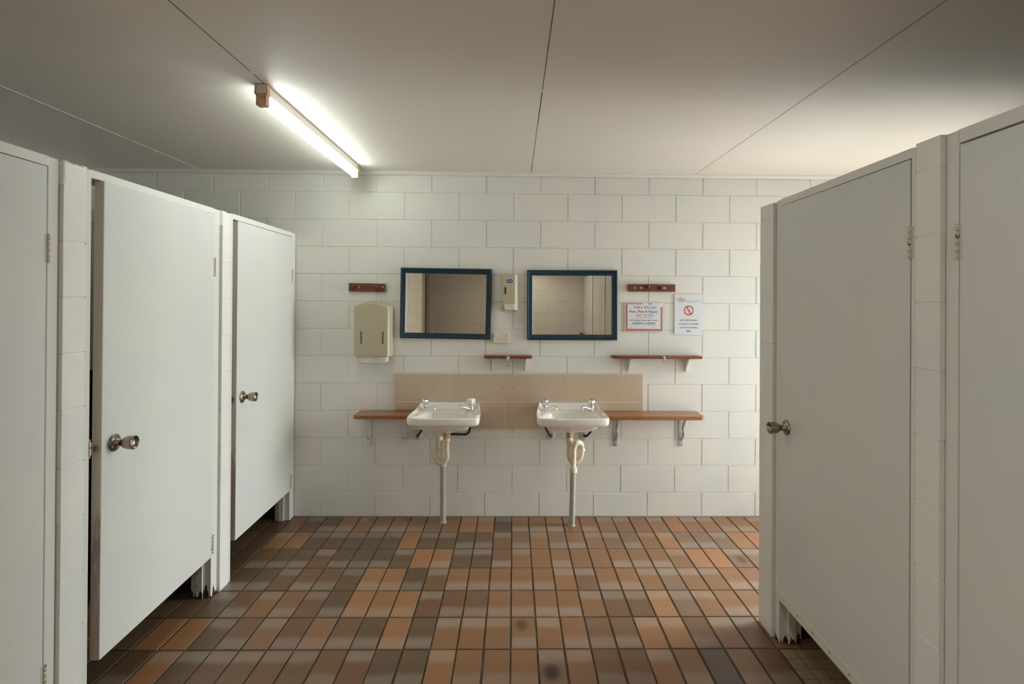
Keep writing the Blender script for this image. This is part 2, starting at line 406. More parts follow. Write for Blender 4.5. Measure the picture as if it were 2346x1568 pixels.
def floor_mats():
    g = NT('quarry_tile'); b = g.b
    a = g.n('ShaderNodeVertexColor', layer_name='tile_col'); bd = g.n('ShaderNodeVertexColor', layer_name='tile_band')
    uv = g.n('ShaderNodeUVMap', uv_map='UVMap'); su = g.n('ShaderNodeSeparateXYZ'); g.l(uv.outputs[0], su.inputs[0])
    sb = g.n('ShaderNodeSeparateColor'); g.l(bd.outputs[0], sb.inputs[0])
    tc = g.n('ShaderNodeTexCoord')
    nz = g.n('ShaderNodeTexNoise'); nz.inputs['Scale'].default_value = 14; nz.inputs['Detail'].default_value = 3; g.l(tc.outputs['Object'], nz.inputs['Vector'])
    def math(op, x, y=None, z=None):
        m = g.n('ShaderNodeMath', operation=op)
        for i, q in enumerate((x, y, z)):
            if q is None: continue
            if isinstance(q, (int, float)): m.inputs[i].default_value = q
            else: g.l(q, m.inputs[i])
        return m.outputs[0]
    wob = math('MULTIPLY_ADD', nz.outputs['Fac'], .16, -.08)
    v = math('ADD', su.outputs[1], wob)
    def ss(x, a0, a1):
        m = g.n('ShaderNodeMapRange', interpolation_type='SMOOTHSTEP'); m.inputs[1].default_value = a0; m.inputs[2].default_value = a1; g.l(x, m.inputs[0]); return m.outputs[0]
    top = ss(v, .58, .76); bot = ss(math('SUBTRACT', 1.0, v), .55, .76)
    edge = ss(math('SUBTRACT', 1.0, su.outputs[1]), .0, .10)     # the flash fades out again at the very tip
    edge2 = ss(su.outputs[1], -.02, .13)
    f = math('ADD', math('MULTIPLY', math('MULTIPLY', top, sb.outputs[0]), math('MULTIPLY_ADD', edge, .5, .5)), math('MULTIPLY', math('MULTIPLY', bot, sb.outputs[1]), math('MULTIPLY_ADD', edge2, .55, .45)))
    f = math('MULTIPLY', f, .70)
    hsv = g.n('ShaderNodeMix', data_type='RGBA'); g.l(f, hsv.inputs[0]); g.l(a.outputs[0], hsv.inputs[6])
    # flash tint: paler and greyer than the tile it sits on
    lt = g.n('ShaderNodeMix', data_type='RGBA'); lt.inputs[0].default_value = .62; g.l(a.outputs[0], lt.inputs[6]); lt.inputs[7].default_value = (.35, .29, .23, 1)
    g.l(lt.outputs[2], hsv.inputs[7])
    last = hsv.outputs[2]
    # fine speckle
    n2 = g.n('ShaderNodeTexNoise'); n2.inputs['Scale'].default_value = 420; n2.inputs['Detail'].default_value = 2; g.l(tc.outputs['Object'], n2.inputs['Vector'])
    mr = g.n('ShaderNodeMapRange'); mr.inputs[1].default_value = .3; mr.inputs[2].default_value = .7; mr.inputs[3].default_value = .87; mr.inputs[4].default_value = 1.12; g.l(n2.outputs['Fac'], mr.inputs[0])
    mm = g.n('ShaderNodeVectorMath', operation='SCALE'); g.l(last, mm.inputs[0]); g.l(mr.outputs[0], mm.inputs['Scale']); last = mm.outputs[0]
    # three old burn / spill stains
    for (sx, sy, rx, ry, am) in ((.031, -1.330, .032, .052, .62), (.155, -1.668, .040, .055, .9), (1.395, -.665, .03, .06, .55), (-1.02, -.055, .04, .04, .5), (-.77, -.05, .035, .04, .45)):
        vm = g.n('ShaderNodeVectorMath', operation='SUBTRACT'); g.l(tc.outputs['Object'], vm.inputs[0]); vm.inputs[1].default_value = (sx, sy, 0)
        v2 = g.n('ShaderNodeVectorMath', operation='MULTIPLY'); g.l(vm.outputs[0], v2.inputs[0]); v2.inputs[1].default_value = (1/rx, 1/ry, 0)
        ln = g.n('ShaderNodeVectorMath', operation='LENGTH'); g.l(v2.outputs[0], ln.inputs[0])
        d = math('ADD', ln.outputs['Value'], math('MULTIPLY_ADD', n2.outputs['Fac'], .9, -.45))
        d = math('MULTIPLY', ss(math('SUBTRACT', 1.35, d), 0, 1), am)
        mx = g.n('ShaderNodeMix', data_type='RGBA'); g.l(d, mx.inputs[0]); g.l(last, mx.inputs[6]); mx.inputs[7].default_value = (.03, .02, .012, 1); last = mx.outputs[2]
    g.l(last, b.inputs['Base Color'])
    b.inputs['Roughness'].default_value = .42; b.inputs['Specular IOR Level'].default_value = .45
    bp = g.n('ShaderNodeBump'); bp.inputs['Strength'].default_value = .12; bp.inputs['Distance'].default_value = .0006; g.l(n2.outputs['Fac'], bp.inputs['Height']); g.l(bp.outputs[0], b.inputs['Normal'])
    gr = mat('floor_grout', s2l((66, 52, 36)), .85, var=(9, s2l((92, 76, 57)), .8), bump=[(200, .3, .001)])
    st = NT('small_floor_tile'); a2 = st.n('ShaderNodeVertexColor', layer_name='tile_col'); st.l(a2.outputs[0], st.b.inputs['Base Color']); st.b.inputs['Roughness'].default_value = .4
    return [g.m, gr, st.m]
fl = struct('floor', floor_mesh(), floor_mats())

# ------------------------------------------------------------------ ceiling with sheet joints, cornice
bm = BM(); box(bm, XL-.1, XR+.1, YR-.1, .1, CZ, CZ+.1)
ceiling = struct('ceiling', bm, CEIL)
rj = random.Random(5)
for xj, wd, mt in ((-2.305, .004, CEIL_STRIP), (-1.1135, .0042, CEIL_JOINT), (.104, .0038, CEIL_JOINT), (1.318, .0022, CEIL_JOINT)):
    bm = BM()
    y = YR
    if mt is CEIL_STRIP: box(bm, xj-wd/2, xj+wd/2, YR, 0, CZ-.0012, CZ+.002)
    else:
        y = -.02
        while y > YR:
            L = rj.uniform(.12, .5); ww = wd*rj.uniform(.55, 1.1)
            box(bm, xj-ww/2, xj+ww/2, y-L, y, CZ-.0006, CZ+.002)
            y -= L+(rj.uniform(.0, .03) if rj.random() < .5 else 0)
    obj('sheet_joint', bm, mt, ceiling)
bm = BM()
for k in range(24):
    xa = XL+(XR-XL)*k/24; xb = XL+(XR-XL)*(k+1)/24
    prof = [(0, CZ), (-.021, CZ), (-.020, CZ-.007), (-.012, CZ-.022), (-.003, CZ-.026), (0, CZ-.026)]
    a = [bm.verts.new((xa, y-.0036, z)) for y, z in prof]; b = [bm.verts.new((xb, y-.0036, z)) for y, z in prof]
    for i in range(len(prof)-1): bm.faces.new((a[i], a[i+1], b[i+1], b[i]))
bmesh.ops.remove_doubles(bm, verts=bm.verts[:], dist=1e-5)
struct('trim_1', bm, CORNICE)

# ------------------------------------------------------------------ outer walls
def yjoint(off=0.0):
    return lambda c: [off+.2*(2*k+(c % 2)) for k in range(-20, 3)]
O0, O1, OH = -4.62, -3.34, 2.16
bm = BM(); box(bm, XL-.12, XL-.004, YR, O0, 0, CZ+.05); box(bm, XL-.12, XL-.004, O0, O1, OH, CZ+.05); box(bm, XL-.12, XL-.004, O1, .12, 0, CZ+.05)
block_face(bm, (XL, 0, 0), (0, 1, 0), (1, 0, 0), O1, 0, .002, CZ, yjoint())
struct('wall_left', bm, BLOCK)
bm = BM(); box(bm, XL-.13, XL+.01, O0, O0+.03, 0, OH); box(bm, XL-.13, XL+.01, O1-.03, O1, 0, OH); box(bm, XL-.13, XL+.01, O0, O1, OH-.03, OH)
struct('door_10', bm, FRAME)
# right wall with the entrance doorway beyond the right cubicles
D0, D1, DH = -1.24, -.06, 2.2
bm = BM()
box(bm, XR, XR+.12, YR, D0, 0, CZ+.05); box(bm, XR, XR+.12, D0, D1, DH, CZ+.05); box(bm, XR, XR+.12, D1, .12, 0, CZ+.05)
struct('wall_right', bm, BLOCK)
bm = BM()
box(bm, XR-.01, XR+.13, D0, D0+.03, 0, DH); box(bm, XR-.01, XR+.13, D1-.03, D1, 0, DH); box(bm, XR-.01, XR+.13, D0, D1, DH-.03, DH)
struct('door_1', bm, FRAME)
# rear wall and the return wall with a doorway seen in the mirrors
bm = BM(); box(bm, XL, XR, YR-.12, YR-.006, 0, CZ+.05)
block_face(bm, (0, YR, 0), (1, 0, 0), (0, 1, 0), XL, XR, .002, CZ, lambda c: [BX+.03+.2*(2*k+(c % 2)) for k in range(-9, 9)])
struct('wall_rear', bm, BLOCK)
bm = BM(); box(bm, XL+.02, -1.506, -5.0, -4.806, 0, CZ)
block_face(bm, (0, -4.8, 0), (1, 0, 0), (0, 1, 0), XL+.02, -1.5, .002, CZ, lambda c: [-1.5-.2*(2*k+(c % 2)) for k in range(0, 5)])
block_face(bm, (-1.5, 0, 0), (0, 1, 0), (1, 0, 0), -5.0, -4.8, .002, CZ, lambda c: [])
struct('wall_left.001', bm, BLOCK)
bm = BM(); box(bm, -1.55, -1.485, -5.04, -5.0, 0, 2.15); box(bm, -1.55, -1.485, YR+.02, YR+.08, 0, 2.15); box(bm, -1.55, -1.485, YR+.02, -5.0, 2.11, 2.15)
struct('door_2', bm, FRAME)
# pale ground outside the doorway
bm = BM(); box(bm, XR+.11, XR+6, -6, 4, -.08, -.02)
struct('floor.001', bm, CONC)

# ------------------------------------------------------------------ cubicle piers and dividing walls
PZ, PS = .1885, .1997
def pier(name, side, xf, ya, yb, xback, ztop, blocks_top, jm=None, end=None):
    """side -1: left row (outward normal +X), +1: right row (normal -X). ya<yb"""
    bm = BM(); N = (-side, 0, 0); d = -side
    x_in = xf-d*.0020
    box(bm, min(x_in, xback), max(x_in, xback), ya+.0020, yb-.0020, 0, min(ztop, blocks_top+.01)-.001)
    block_face(bm, (xf, 0, 0), (0, 1, 0), N, ya, yb, .002, blocks_top, lambda c: [], zb=PZ, zs=PS, gap_h=.004, ch=.0022, depth=.0023)
    # faces toward the camera and away from it
    xa, xb = (xback, xf) if side < 0 else (xf, xback)
    J = lambda c: [xf-d*(.39 if c % 2 else .19)-d*.4*k for k in range(0, 5)]
    block_face(bm, (0, ya, 0), (1, 0, 0), (0, -1, 0), xa, xb, .002, blocks_top, J, zb=PZ, zs=PS, gap_h=.004, depth=.0023)
    block_face(bm, (0, yb, 0), (1, 0, 0), (0, 1, 0), xa, xb, .002, blocks_top, J, zb=PZ, zs=PS, gap_h=.004, depth=.0023)
    if ztop > blocks_top+.01:
        # rough mortar infill over the pier
        t = BM(); box(t, min(xf-d*.0022, xback), max(xf-d*.0022, xback), ya-.001, yb+.001, blocks_top-.002, ztop-.003)
        bmesh.ops.subdivide_edges(t, edges=t.edges[:], cuts=6, use_grid_fill=True)
        rr = random.Random(int(abs(ya)*1000))
        for v in t.verts:
            if v.co.z > ztop-.008: v.co.z += rr.uniform(-.005, .004)
            elif abs(v.co.x-(xf-d*.0022)) < .001: v.co.x += rr.uniform(-.0004, .0006)
        for f in t.faces: f.smooth = True
        merge(bm, t)
    return struct(name, bm, BLOCK)
XFL, XJL = -1.598, -1.613
XFR, XJR = 1.212, 1.227
pier('wall_left.002', -1, XFL, -2.062, -1.958, XL, 2.071, 1.985)
pier('wall_left.003', -1, XFL, -1.024, -.940, XL, 2.066, 1.985)
pier('wall_left.004', -1, XFL, -3.130, -3.010, XL, 2.071, 1.985)
pier('wall_right.001', 1, XFR, -1.433, -1.300, XR, 2.060, 2.0601)
pier('wall_right.002', 1, XFR, -2.440, -2.345, XR, 2.074, 2.0741)
pier('wall_right.003', 1, XFR, -3.470, -3.345, XR, 2.074, 2.0741)
pier('wall_right.004', 1, XFR, -4.620, -4.500, XR, 2.074, 2.0741)

DADO = mat('added_dark_dado', s2l((62, 44, 34)), .35, var=(5, s2l((50, 36, 28)), .6))  # dark dado tiles added so the shaded cubicle interiors come out dark
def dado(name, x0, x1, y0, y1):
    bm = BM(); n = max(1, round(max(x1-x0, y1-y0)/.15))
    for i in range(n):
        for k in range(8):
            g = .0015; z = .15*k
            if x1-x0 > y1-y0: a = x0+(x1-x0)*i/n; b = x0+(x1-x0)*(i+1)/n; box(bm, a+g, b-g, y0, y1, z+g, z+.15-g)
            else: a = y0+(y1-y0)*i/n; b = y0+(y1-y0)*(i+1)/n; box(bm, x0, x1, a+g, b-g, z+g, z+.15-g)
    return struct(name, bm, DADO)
for nm, args in (('added_dado_left', (XL+.008, -1.73, -1.034, -1.025)), ('added_dado_left.001', (XL+.008, -1.73, -.939, -.930)), ('added_dado_left.002', (XL+.012, -1.73, -.015, -.006)),
                 ('added_dado_left.003', (XL+.001, XL+.009, -2.05, -.02)), ('added_dado_left.004', (XL+.008, -1.73, -1.957, -1.948)),
                 ('added_dado_right', (1.345, XR-.01, -1.443, -1.434)), ('added_dado_right.001', (XR-.01, XR-.001, -2.33, -1.45)), ('added_dado_right.002', (1.345, XR-.01, -2.344, -2.335))):
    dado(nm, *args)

# ------------------------------------------------------------------ timber door frames (fixed to the building)
def door_frame(name, side, xj, y_h0, y_h1, y_l0, y_l1, ztop, xl=None, m=None, head=2.037):
    """jamb at hinge side spans y_h0..y_h1, latch jamb y_l0..y_l1"""
    bm = BM(); d = -side
    xl = xl if xl is not None else xj
    def jb(a, b, xf, inner):       # inner: +1 opening is toward larger y
        x1 = xf-d*.105
        box(bm, min(xf, x1), max(xf, x1), a, b, 0, ztop-.001, .002)
        s0, s1 = xf-d*.040, xf-d*.075     # stop bead behind the closed door
        e = b if inner > 0 else a
        box(bm, min(s0, s1), max(s0, s1), min(e, e+inner*.012), max(e, e+inner*.012), 0, head, .001)
    lower, upper = ((y_l0, y_l1, xl), (y_h0, y_h1, xj)) if y_l0 < y_h0 else ((y_h0, y_h1, xj), (y_l0, y_l1, xl))
    jb(lower[0], lower[1], lower[2], 1); jb(upper[0], upper[1], upper[2], -1)
    ya_, yb_ = lower[1]-.003, upper[0]+.003
    t = BM(); box(t, 0, 1, ya_, yb_, head, ztop)
    for v in t.verts:      # head runs flush from one jamb face to the other
        f = lower[2]+(upper[2]-lower[2])*((v.co.y-ya_)/(yb_-ya_)); v.co.x = f if v.co.x < .5 else f-d*.105
    bmesh.ops.recalc_face_normals(t, faces=t.faces[:]); merge(bm, t)
    return struct(name, bm, m or FRAME)
door_frame('door_3', -1, XJL, -2.108, -2.064, -3.008, -2.960, 2.071, xl=-1.602)
door_frame('door_4', -1, XJL, -1.083, -1.026, -1.956, -1.931, 2.067, xl=-1.602, m=FRAME_ROT)
door_frame('door_5', -1, XJL, -.074, -.010, -.938, -.908, 2.067, xl=-1.602)
door_frame('door_6', 1, 1.2135, -2.343, -2.324, -1.476, -1.435, 2.068, xl=XJR, m=FRAME_ROT)
door_frame('door_7', 1, XJR, -2.488, -2.442, -3.343, -3.310, 2.074, head=2.036)

door_frame('door_8', 1, XJR, -3.515, -3.472, -4.498, -4.450, 2.074, head=2.036)
door_frame('door_9', 1, XJR, -4.668, -4.622, -5.640, -5.560, 2.074, head=2.036)

# ------------------------------------------------------------------ cubicle doors
def knob(parent, p, n, scale=1.0):
    """tulip knob: rose plate, neck and cup shaped grip with a dished end"""
    s = scale
    bm = BM(); lathe(bm, [(.0345*s, 0), (.0345*s, .002*s), (.033*s, .005*s), (.026*s, .009*s), (.016*s, .012*s), (.0125*s, .020*s), (.0125*s, .026*s)], p, n, 32)
    k = part('door_knob', bm, BRASSY, parent, label='tarnished metal tulip knob')
    bm = BM(); lathe(bm, [(.0105*s, .022*s), (.0105*s, .030*s), (.017*s, .034*s), (.0225*s, .042*s), (.0262*s, .055*s), (.0270*s, .070*s), (.0268*s, .0775*s), (.0255*s, .0795*s), (.0238*s, .078*s), (.020*s, .070*s), (.012*s, .064*s), (.008*s, .0655*s), (.0045*s, .0665*s), (.001*s, .0668*s)], p, n, 32)
    part('knob_grip', bm, BRASSY, k)
def cubicle_door(label, hinge, ang, width, z0, z1, side, dirn, th=.037, hz=None, hinge_x=0, knob_z=1.018, knob_off=.068, strip=False, edge=False, latch=False, sag=(0, 0)):
    """hinge: (x, y) of the outer hinge corner. The leaf runs in y direction dirn (+1/-1) from the hinge; ang (rad) swings it out to the room."""
    root = empty('cubicle_door', (hinge[0], hinge[1], 0), label, 'door')
    d = -side                                     # towards the room along x
    # local axes of the leaf
    ca, sa = math.cos(ang), math.sin(ang)
    ux, uy = d*sa, dirn*ca                        # along the leaf
    nx, ny = d*ca, -dirn*sa                       # outward normal
    def W(u, t, z):
        k = u/width*(z-z0)       # the leaf hangs a little out of plumb
        return (hinge[0]+ux*u+nx*t+sag[0]*k, hinge[1]+uy*u+ny*t+sag[1]*k, z)
    def place(bm):                                # from (u, t, z) coordinates
        for v in bm.verts: v.co = Vector(W(*v.co))
        bmesh.ops.recalc_face_normals(bm, faces=bm.faces[:])
        return bm
    bm = BM(); box(bm, .003, width, -th, 0, z0, z1, .0015); part('door_panel', place(bm), DOORP, root)
    if edge:
        bm = BM(); box(bm, width-.0002, width+.0008, -th+.0015, -.0015, z0+.002, z1-.002)
        part('edge_lipping', place(bm), EDGEWOOD, root, label='latch edge worn to bare grey timber lower down')
    if latch:
        bm = BM(); box(bm, width-.0002, width+.0014, -th+.006, -.006, 1.005-.028+.01, 1.005+.028+.01)
        lp = part('latch_plate', place(bm), HINGE, root, label='painted latch face plate')
        bm = BM(); box(bm, width+.0014, width+.010, -th*.5-.008, -th*.5+.008, 1.005, 1.027, .002)
        part('latch_bolt', place(bm), BRASSY, lp)
    knob(root, W(width-knob_off, 0, knob_z), (nx, ny, 0))
    for hzz in (hz or (1.755, .285)):
        bm = BM()
        # knuckles of a butt hinge standing proud at the joint between leaf and jamb
        for i in range(5):
            tube(bm, [W(-.001, .0035, hzz-.05+i*.02+.0008), W(-.001, .0035, hzz-.05+(i+1)*.02-.0008)], .0048, 10)
        t = BM(); box(t, -.012, .010, -.001, .0012, hzz-.05, hzz+.05); merge(bm, place(t))
        part('hinge', bm, HINGE, root, label='paint covered butt hinge')
    if strip:
        bm = BM(); box(bm, .004, width-.002, -.001, .006, z0, z0+.040, .001)
        st = part('kick_strip', place(bm), CREAMLIGHT, root, label='cream strip screwed along the bottom')
        for su in (.06, .18, .302, .424, .549, .67, .79):
            if width-su < .02: continue
            bm = BM(); lathe(bm, [(.0045, 0), (.0045, .0015), (.002, .002)], W(width-su+.0, .006, z0+.024), (nx, ny, 0), 12)
            part('screw', bm, CHROME_DULL, st)
    return root
a2 = math.atan2(.036, .824)
cubicle_door('white cubicle door standing slightly ajar, worn timber showing down its latch edge', (-1.606, -1.086), a2, .829, .22, 2.034, -1, -1, edge=True, latch=True, knob_z=1.020, sag=(-.009, .014))
a3 = math.atan2(.022, .80)
cubicle_door('white cubicle door next to the basin wall, barely ajar beside the corner', (-1.607, -.077), a3, .812, .218, 2.032, -1, -1, edge=True, latch=True, knob_z=1.018, sag=(-.006, .013))
cubicle_door('white closed cubicle door cut off by the picture edge, its hinges beside a block pier, left row', (-1.610, -2.112), .0, .843, .20, 2.034, -1, -1)
cubicle_door('white closed cubicle door with a screwed cream strip along its bottom edge', (1.2125, -2.3215), -.0125, .840, .211, 2.034, 1, 1, strip=True, hz=(1.775, .30), knob_off=.065)
cubicle_door('shaded white cubicle door with a dark gap above it, right row, cut off by the picture edge', (1.223, -2.492), .0, .815, .20, 2.029, 1, -1, hz=(1.760, .29))
cubicle_door('closed white cubicle door reflected in the mirror beside the notices, nearer one of two', (1.223, -3.520), .0, .925, .20, 2.020, 1, -1)
cubicle_door('closed white cubicle door reflected in the mirror beside the notices, next to the end wall', (1.223, -4.673), .0, .882, .20, 2.020, 1, -1)
# strike plate on the jamb by the ajar door
bm = BM(); box(bm, -1.625, -1.6005, -1.9285, -1.9270, .985, 1.055); box(bm, -1.602, -1.5965, -1.934, -1.9275, .995, 1.045, .001)
sp = obj('strike_plate', bm, HINGE, bpy.data.objects['door_4'])

# ------------------------------------------------------------------ wash basins
def chaikin(P, n):
    for _ in range(n):
        Q = []
        for i in range(len(P)):
            a, b = P[i], P[(i+1) % len(P)]
            Q.append((a[0]*.75+b[0]*.25, a[1]*.75+b[1]*.25)); Q.append((a[0]*.25+b[0]*.75, a[1]*.25+b[1]*.75))
        P = Q
    return P
OUT = [(-.205, .0), (-.1, .0), (.1, .0), (.205, .0), (.212, -.03), (.228, -.13), (.239, -.25), (.241, -.36), (.240, -.43), (.205, -.447), (.10, -.457), (0, -.460), (-.10, -.457), (-.205, -.447), (-.240, -.43), (-.241, -.36), (-.239, -.25), (-.228, -.13), (-.212, -.03)]
BOWL = [(-.13, -.10), (-.06, -.09), (.06, -.09), (.13, -.10), (.145, -.12), (.165, -.17), (.19, -.26), (.205, -.35), (.205, -.40), (.18, -.423), (.09, -.432), (0, -.435), (-.09, -.432), (-.18, -.423), (-.205, -.40), (-.205, -.35), (-.19, -.26), (-.165, -.17), (-.145, -.12)]
def basin(cx, label, deep_y, right):
    root = empty('wash_basin', (cx, 0, 0), label, 'basin', None)
    o = chaikin(OUT, 2); bw = chaikin(BOWL, 2); n = len(o)
    ctr = (0, -.24)
    def sc(P, k, c=ctr): return [(c[0]+(x-c[0])*k, c[1]+(y-c[1])*k) for x, y in P]
    def lerp(A, B, t): return [(a[0]*(1-t)+b[0]*t, a[1]*(1-t)+b[1]*t) for a, b in zip(A, B)]
    def circ(P, r, c):
        out = []
        for x, y in P:
            a = math.atan2(y-ctr[1], x-ctr[0]); out.append((c[0]+r*math.cos(a), c[1]+r*math.sin(a)))
        return out
    def rim(y):
        t = min(max((y+.14)/.10, 0), 1); return .818+.024*t*t*(3-2*t)
    dc = (0, deep_y)
    rings = []
    def R(P, z): rings.append([(x, min(y, -.0125), z(y) if callable(z) else z) for x, y in P])
    R(circ(o, .006, dc), .668); R(circ(o, .036, dc), .668); R(circ(o, .040, dc), .684); R(lerp(circ(o, .06, dc), sc(o, .4), .4), .706)
    R(sc(o, .62), .735); R(sc(o, .86), .756); R(sc(o, .955), .763); R(sc(o, .985), .770); R(sc(o, .996), .782)
    R(sc(o, 1.0), lambda y: rim(y)-.016); R(sc(o, .998), lambda y: rim(y)-.006); R(sc(o, .988), lambda y: rim(y)-.001)
    R(sc(o, .974), rim); R(sc(o, .958), lambda y: rim(y)-.003)
    R(lerp(sc(o, .94), bw, .10), lambda y: .800+(.010 if y < -.3 else 0)); R(lerp(sc(o, .94), bw, .45), lambda y: .798+(.008 if y < -.3 else 0)); R(bw, lambda y: .796+(.008 if y < -.3 else 0))
    R(sc(bw, .965), .790); R(sc(bw, .93), .778); R(sc(bw, .84), .735); R(sc(bw, .66), .706); R(lerp(sc(bw, .35), circ(o, .05, dc), .5), .695); R(circ(o, .022, dc), .690); R(circ(o, .004, dc), .689)
    bm = BM(); V = [[bm.verts.new((cx+x, y, z)) for x, y, z in ring] for ring in rings]
    for i in range(len(V)-1):
        for k in range(n): bm.faces.new((V[i][k], V[i+1][k], V[i+1][(k+1) % n], V[i][(k+1) % n]))
    bm.faces.new(V[0]); bm.faces.new(V[-1][::-1])
    bmesh.ops.recalc_face_normals(bm, faces=bm.faces[:])
    b = part('bowl', bm, CERAMIC, root, smooth=True)
    md = b.modifiers.new('s', 'SUBSURF'); md.levels = 1; md.render_levels = 1
    bm = BM(); lathe(bm, [(.026, 0), (.026, .003), (.018, .004), (.015, .001), (.002, .001)], (cx, deep_y, .6905), (0, 0, 1), 24)
    part('drain_ring', bm, CHROME, b)
    # taps
    def tap(x, y, sgn, white, star):
        bm = BM(); z = .797
        lathe(bm, [(.021, 0), (.021, .004), (.0185, .008), (.0175, .030), (.0165, .036), (.012, .040)], (x, y, z), (0, 0, 1), 24)
        pts = curve([(x, y, z+.014), (x+sgn*.018, y-.012, z+.016), (x+sgn*.042, y-.032, z+.028), (x+sgn*.062, y-.048, z+.036), (x+sgn*.074, y-.058, z+.033), (x+sgn*.078, y-.061, z+.020)], 5)
        tube(bm, pts, [.0125-.0045*min(1, i/18) for i in range(len(pts))], 14)
        lathe(bm, [(.0085, 0), (.0095, .002), (.0095, .010), (.007, .011)], (x+sgn*.078, y-.061, z+.012), (0, 0, 1), 16)
        t = part('tap', bm, CHROME, root, smooth=False)
        if white:
            bm = BM(); lathe(bm, [(.010, 0), (.020, .004), (.0245, .015), (.0265, .030), (.027, .040), (.022, .046), (.010, .048), (.001, .048)], (x, y, z+.040), (0, 0, 1), 48, ripple=(6, .20))
            part('tap_handle', bm, ACRYLIC, t, label='white fluted handle')
        else:
            bm = BM(); lathe(bm, [(.010, 0), (.016, .003), (.0205, .012), (.0225, .028), (.0225, .036), (.019, .042), (.010, .044), (.001, .044)], (x, y, z+.038), (0, 0, 1), 48, ripple=(star, .09))
            part('tap_handle', bm, CHROME, t)
            bm = BM(); lathe(bm, [(.008, 0), (.007, .002), (.001, .0022)], (x, y, z+.082), (0, 0, 1), 16)
            part('handle_cap', bm, INKRED if sgn > 0 else LABELBLUE, t)
    tap(cx-.170, -.095, 1, False, 6); tap(cx+.160 if not right else cx+.168, -.095, -1, not right, 5)
    return root
def waste(root, x, y, pts_trap, nuts, foot, pipe_top, collar):
    bm = BM(); lathe(bm, [(.030, 0), (.030, -.004), (.024, -.008), (.024, -.034), (.020, -.036)][::1], (x, y, .670), (0, 0, 1), 8)
    bmesh.ops.recalc_face_normals(bm, faces=bm.faces[:])
    part('waste_nut', bm, NUTBR, root, angle=35, label='brown hexagonal waste nut')
    bm = BM(); tube(bm, curve(pts_trap, 8), .0185, 18)
    for (p, ax, r, hh) in nuts: lathe(bm, [(r*.86, 0), (r, .004), (r, hh-.004), (r*.86, hh)], p, ax, 12)
    bmesh.ops.recalc_face_normals(bm, faces=bm.faces[:])
    part('waste_trap', bm, PVC, root, angle=35)
    bm = BM(); tube(bm, [foot, pipe_top], .0205, 24); lathe(bm, [(.0265, 0), (.0265, .003), (.022, .006)], foot, (0, 0, 1), 24)
    bmesh.ops.recalc_face_normals(bm, faces=bm.faces[:])
    part('drain_pipe', bm, PIPE, root, angle=35)
def hose(root, pts, r, m, label=None):
    bm = BM(); tube(bm, curve(pts, 7), r, 12); part('supply_hose', bm, m, root, label=label)
def flange(root, x, z, r=.036):
    bm = BM(); lathe(bm, [(r, 0), (r, .004), (r*.9, .009), (r*.55, .014), (r*.35, .015)], (x, -.002, z), (0, -1, 0), 24)
    part('pipe_flange', bm, FLANGE, root)
    bm = BM(); lathe(bm, [(.011, 0), (.013, .004), (.013, .02), (.009, .024)], (x, -.014, z), (0, -1, 0), 8); part('hose_fitting', bm, BRASSY, root)
bl = basin(-.478, 'white ceramic wash basin with one chrome and one white fluted tap handle', -.22, False)
waste(bl, -.478, -.22,
      [(-.477, -.22, .645), (-.477, -.22, .600), (-.476, -.22, .540), (-.474, -.22, .500), (-.490, -.215, .468), (-.515, -.21, .458), (-.542, -.205, .470), (-.556, -.20, .505), (-.557, -.195, .560), (-.553, -.19, .592), (-.540, -.175, .612), (-.522, -.15, .612), (-.514, -.13, .585), (-.513, -.125, .54), (-.513, -.122, .42)],
      [((-.477, -.22, .605), (0, 0, 1), .0255, .026), ((-.5575, -.198, .520), (0, 0, 1), .0265, .032), ((-.513, -.122, .405), (0, 0, 1), .026, .036)],
      (-.512, -.100, -.002), (-.513, -.122, .42), None)
flange(bl, -.712, .598)
hose(bl, [(-.712, -.04, .598), (-.705, -.06, .606), (-.690, -.075, .628), (-.672, -.085, .655), (-.652, -.093, .70), (-.648, -.095, .780)], .0095, GREENHOSE, 'dark green supply hose')
hose(bl, [(-.470, -.012, .606), (-.44, -.03, .612), (-.39, -.06, .618), (-.353, -.085, .626), (-.330, -.09, .650), (-.322, -.095, .70), (-.318, -.095, .780)], .0080, BLACKHOSE, 'black bent supply hose')
br = basin(.380, 'white ceramic wash basin with two chrome tap handles', -.20, True)
waste(br, .380, -.20,
      [(.377, -.20, .645), (.377, -.20, .600), (.377, -.20, .545), (.378, -.20, .505), (.392, -.195, .470), (.420, -.19, .457), (.446, -.19, .470), (.462, -.19, .505), (.464, -.20, .560), (.458, -.215, .590), (.440, -.23, .604), (.418, -.24, .600), (.405, -.24, .570), (.403, -.238, .52), (.401, -.236, .42)],
      [((.377, -.20, .605), (0, 0, 1), .0255, .026), ((.4645, -.197, .535), (0, 0, 1), .0245, .024), ((.402, -.236, .398), (0, 0, 1), .0275, .040)],
      (.404, -.152, -.002), (.401, -.236, .42), None)
flange(br, .262, .601); flange(br, .507, .601)
hose(br, [(.262, -.04, .601), (.252, -.06, .612), (.236, -.075, .640), (.222, -.088, .668), (.212, -.094, .70), (.210, -.095, .780)], .0085, BLACKHOSE, 'black supply hose')
hose(br, [(.507, -.04, .601), (.520, -.06, .610), (.540, -.075, .638), (.553, -.088, .668), (.552, -.094, .70), (.548, -.095, .780)], .0085, BLACKHOSE, 'black supply hose')

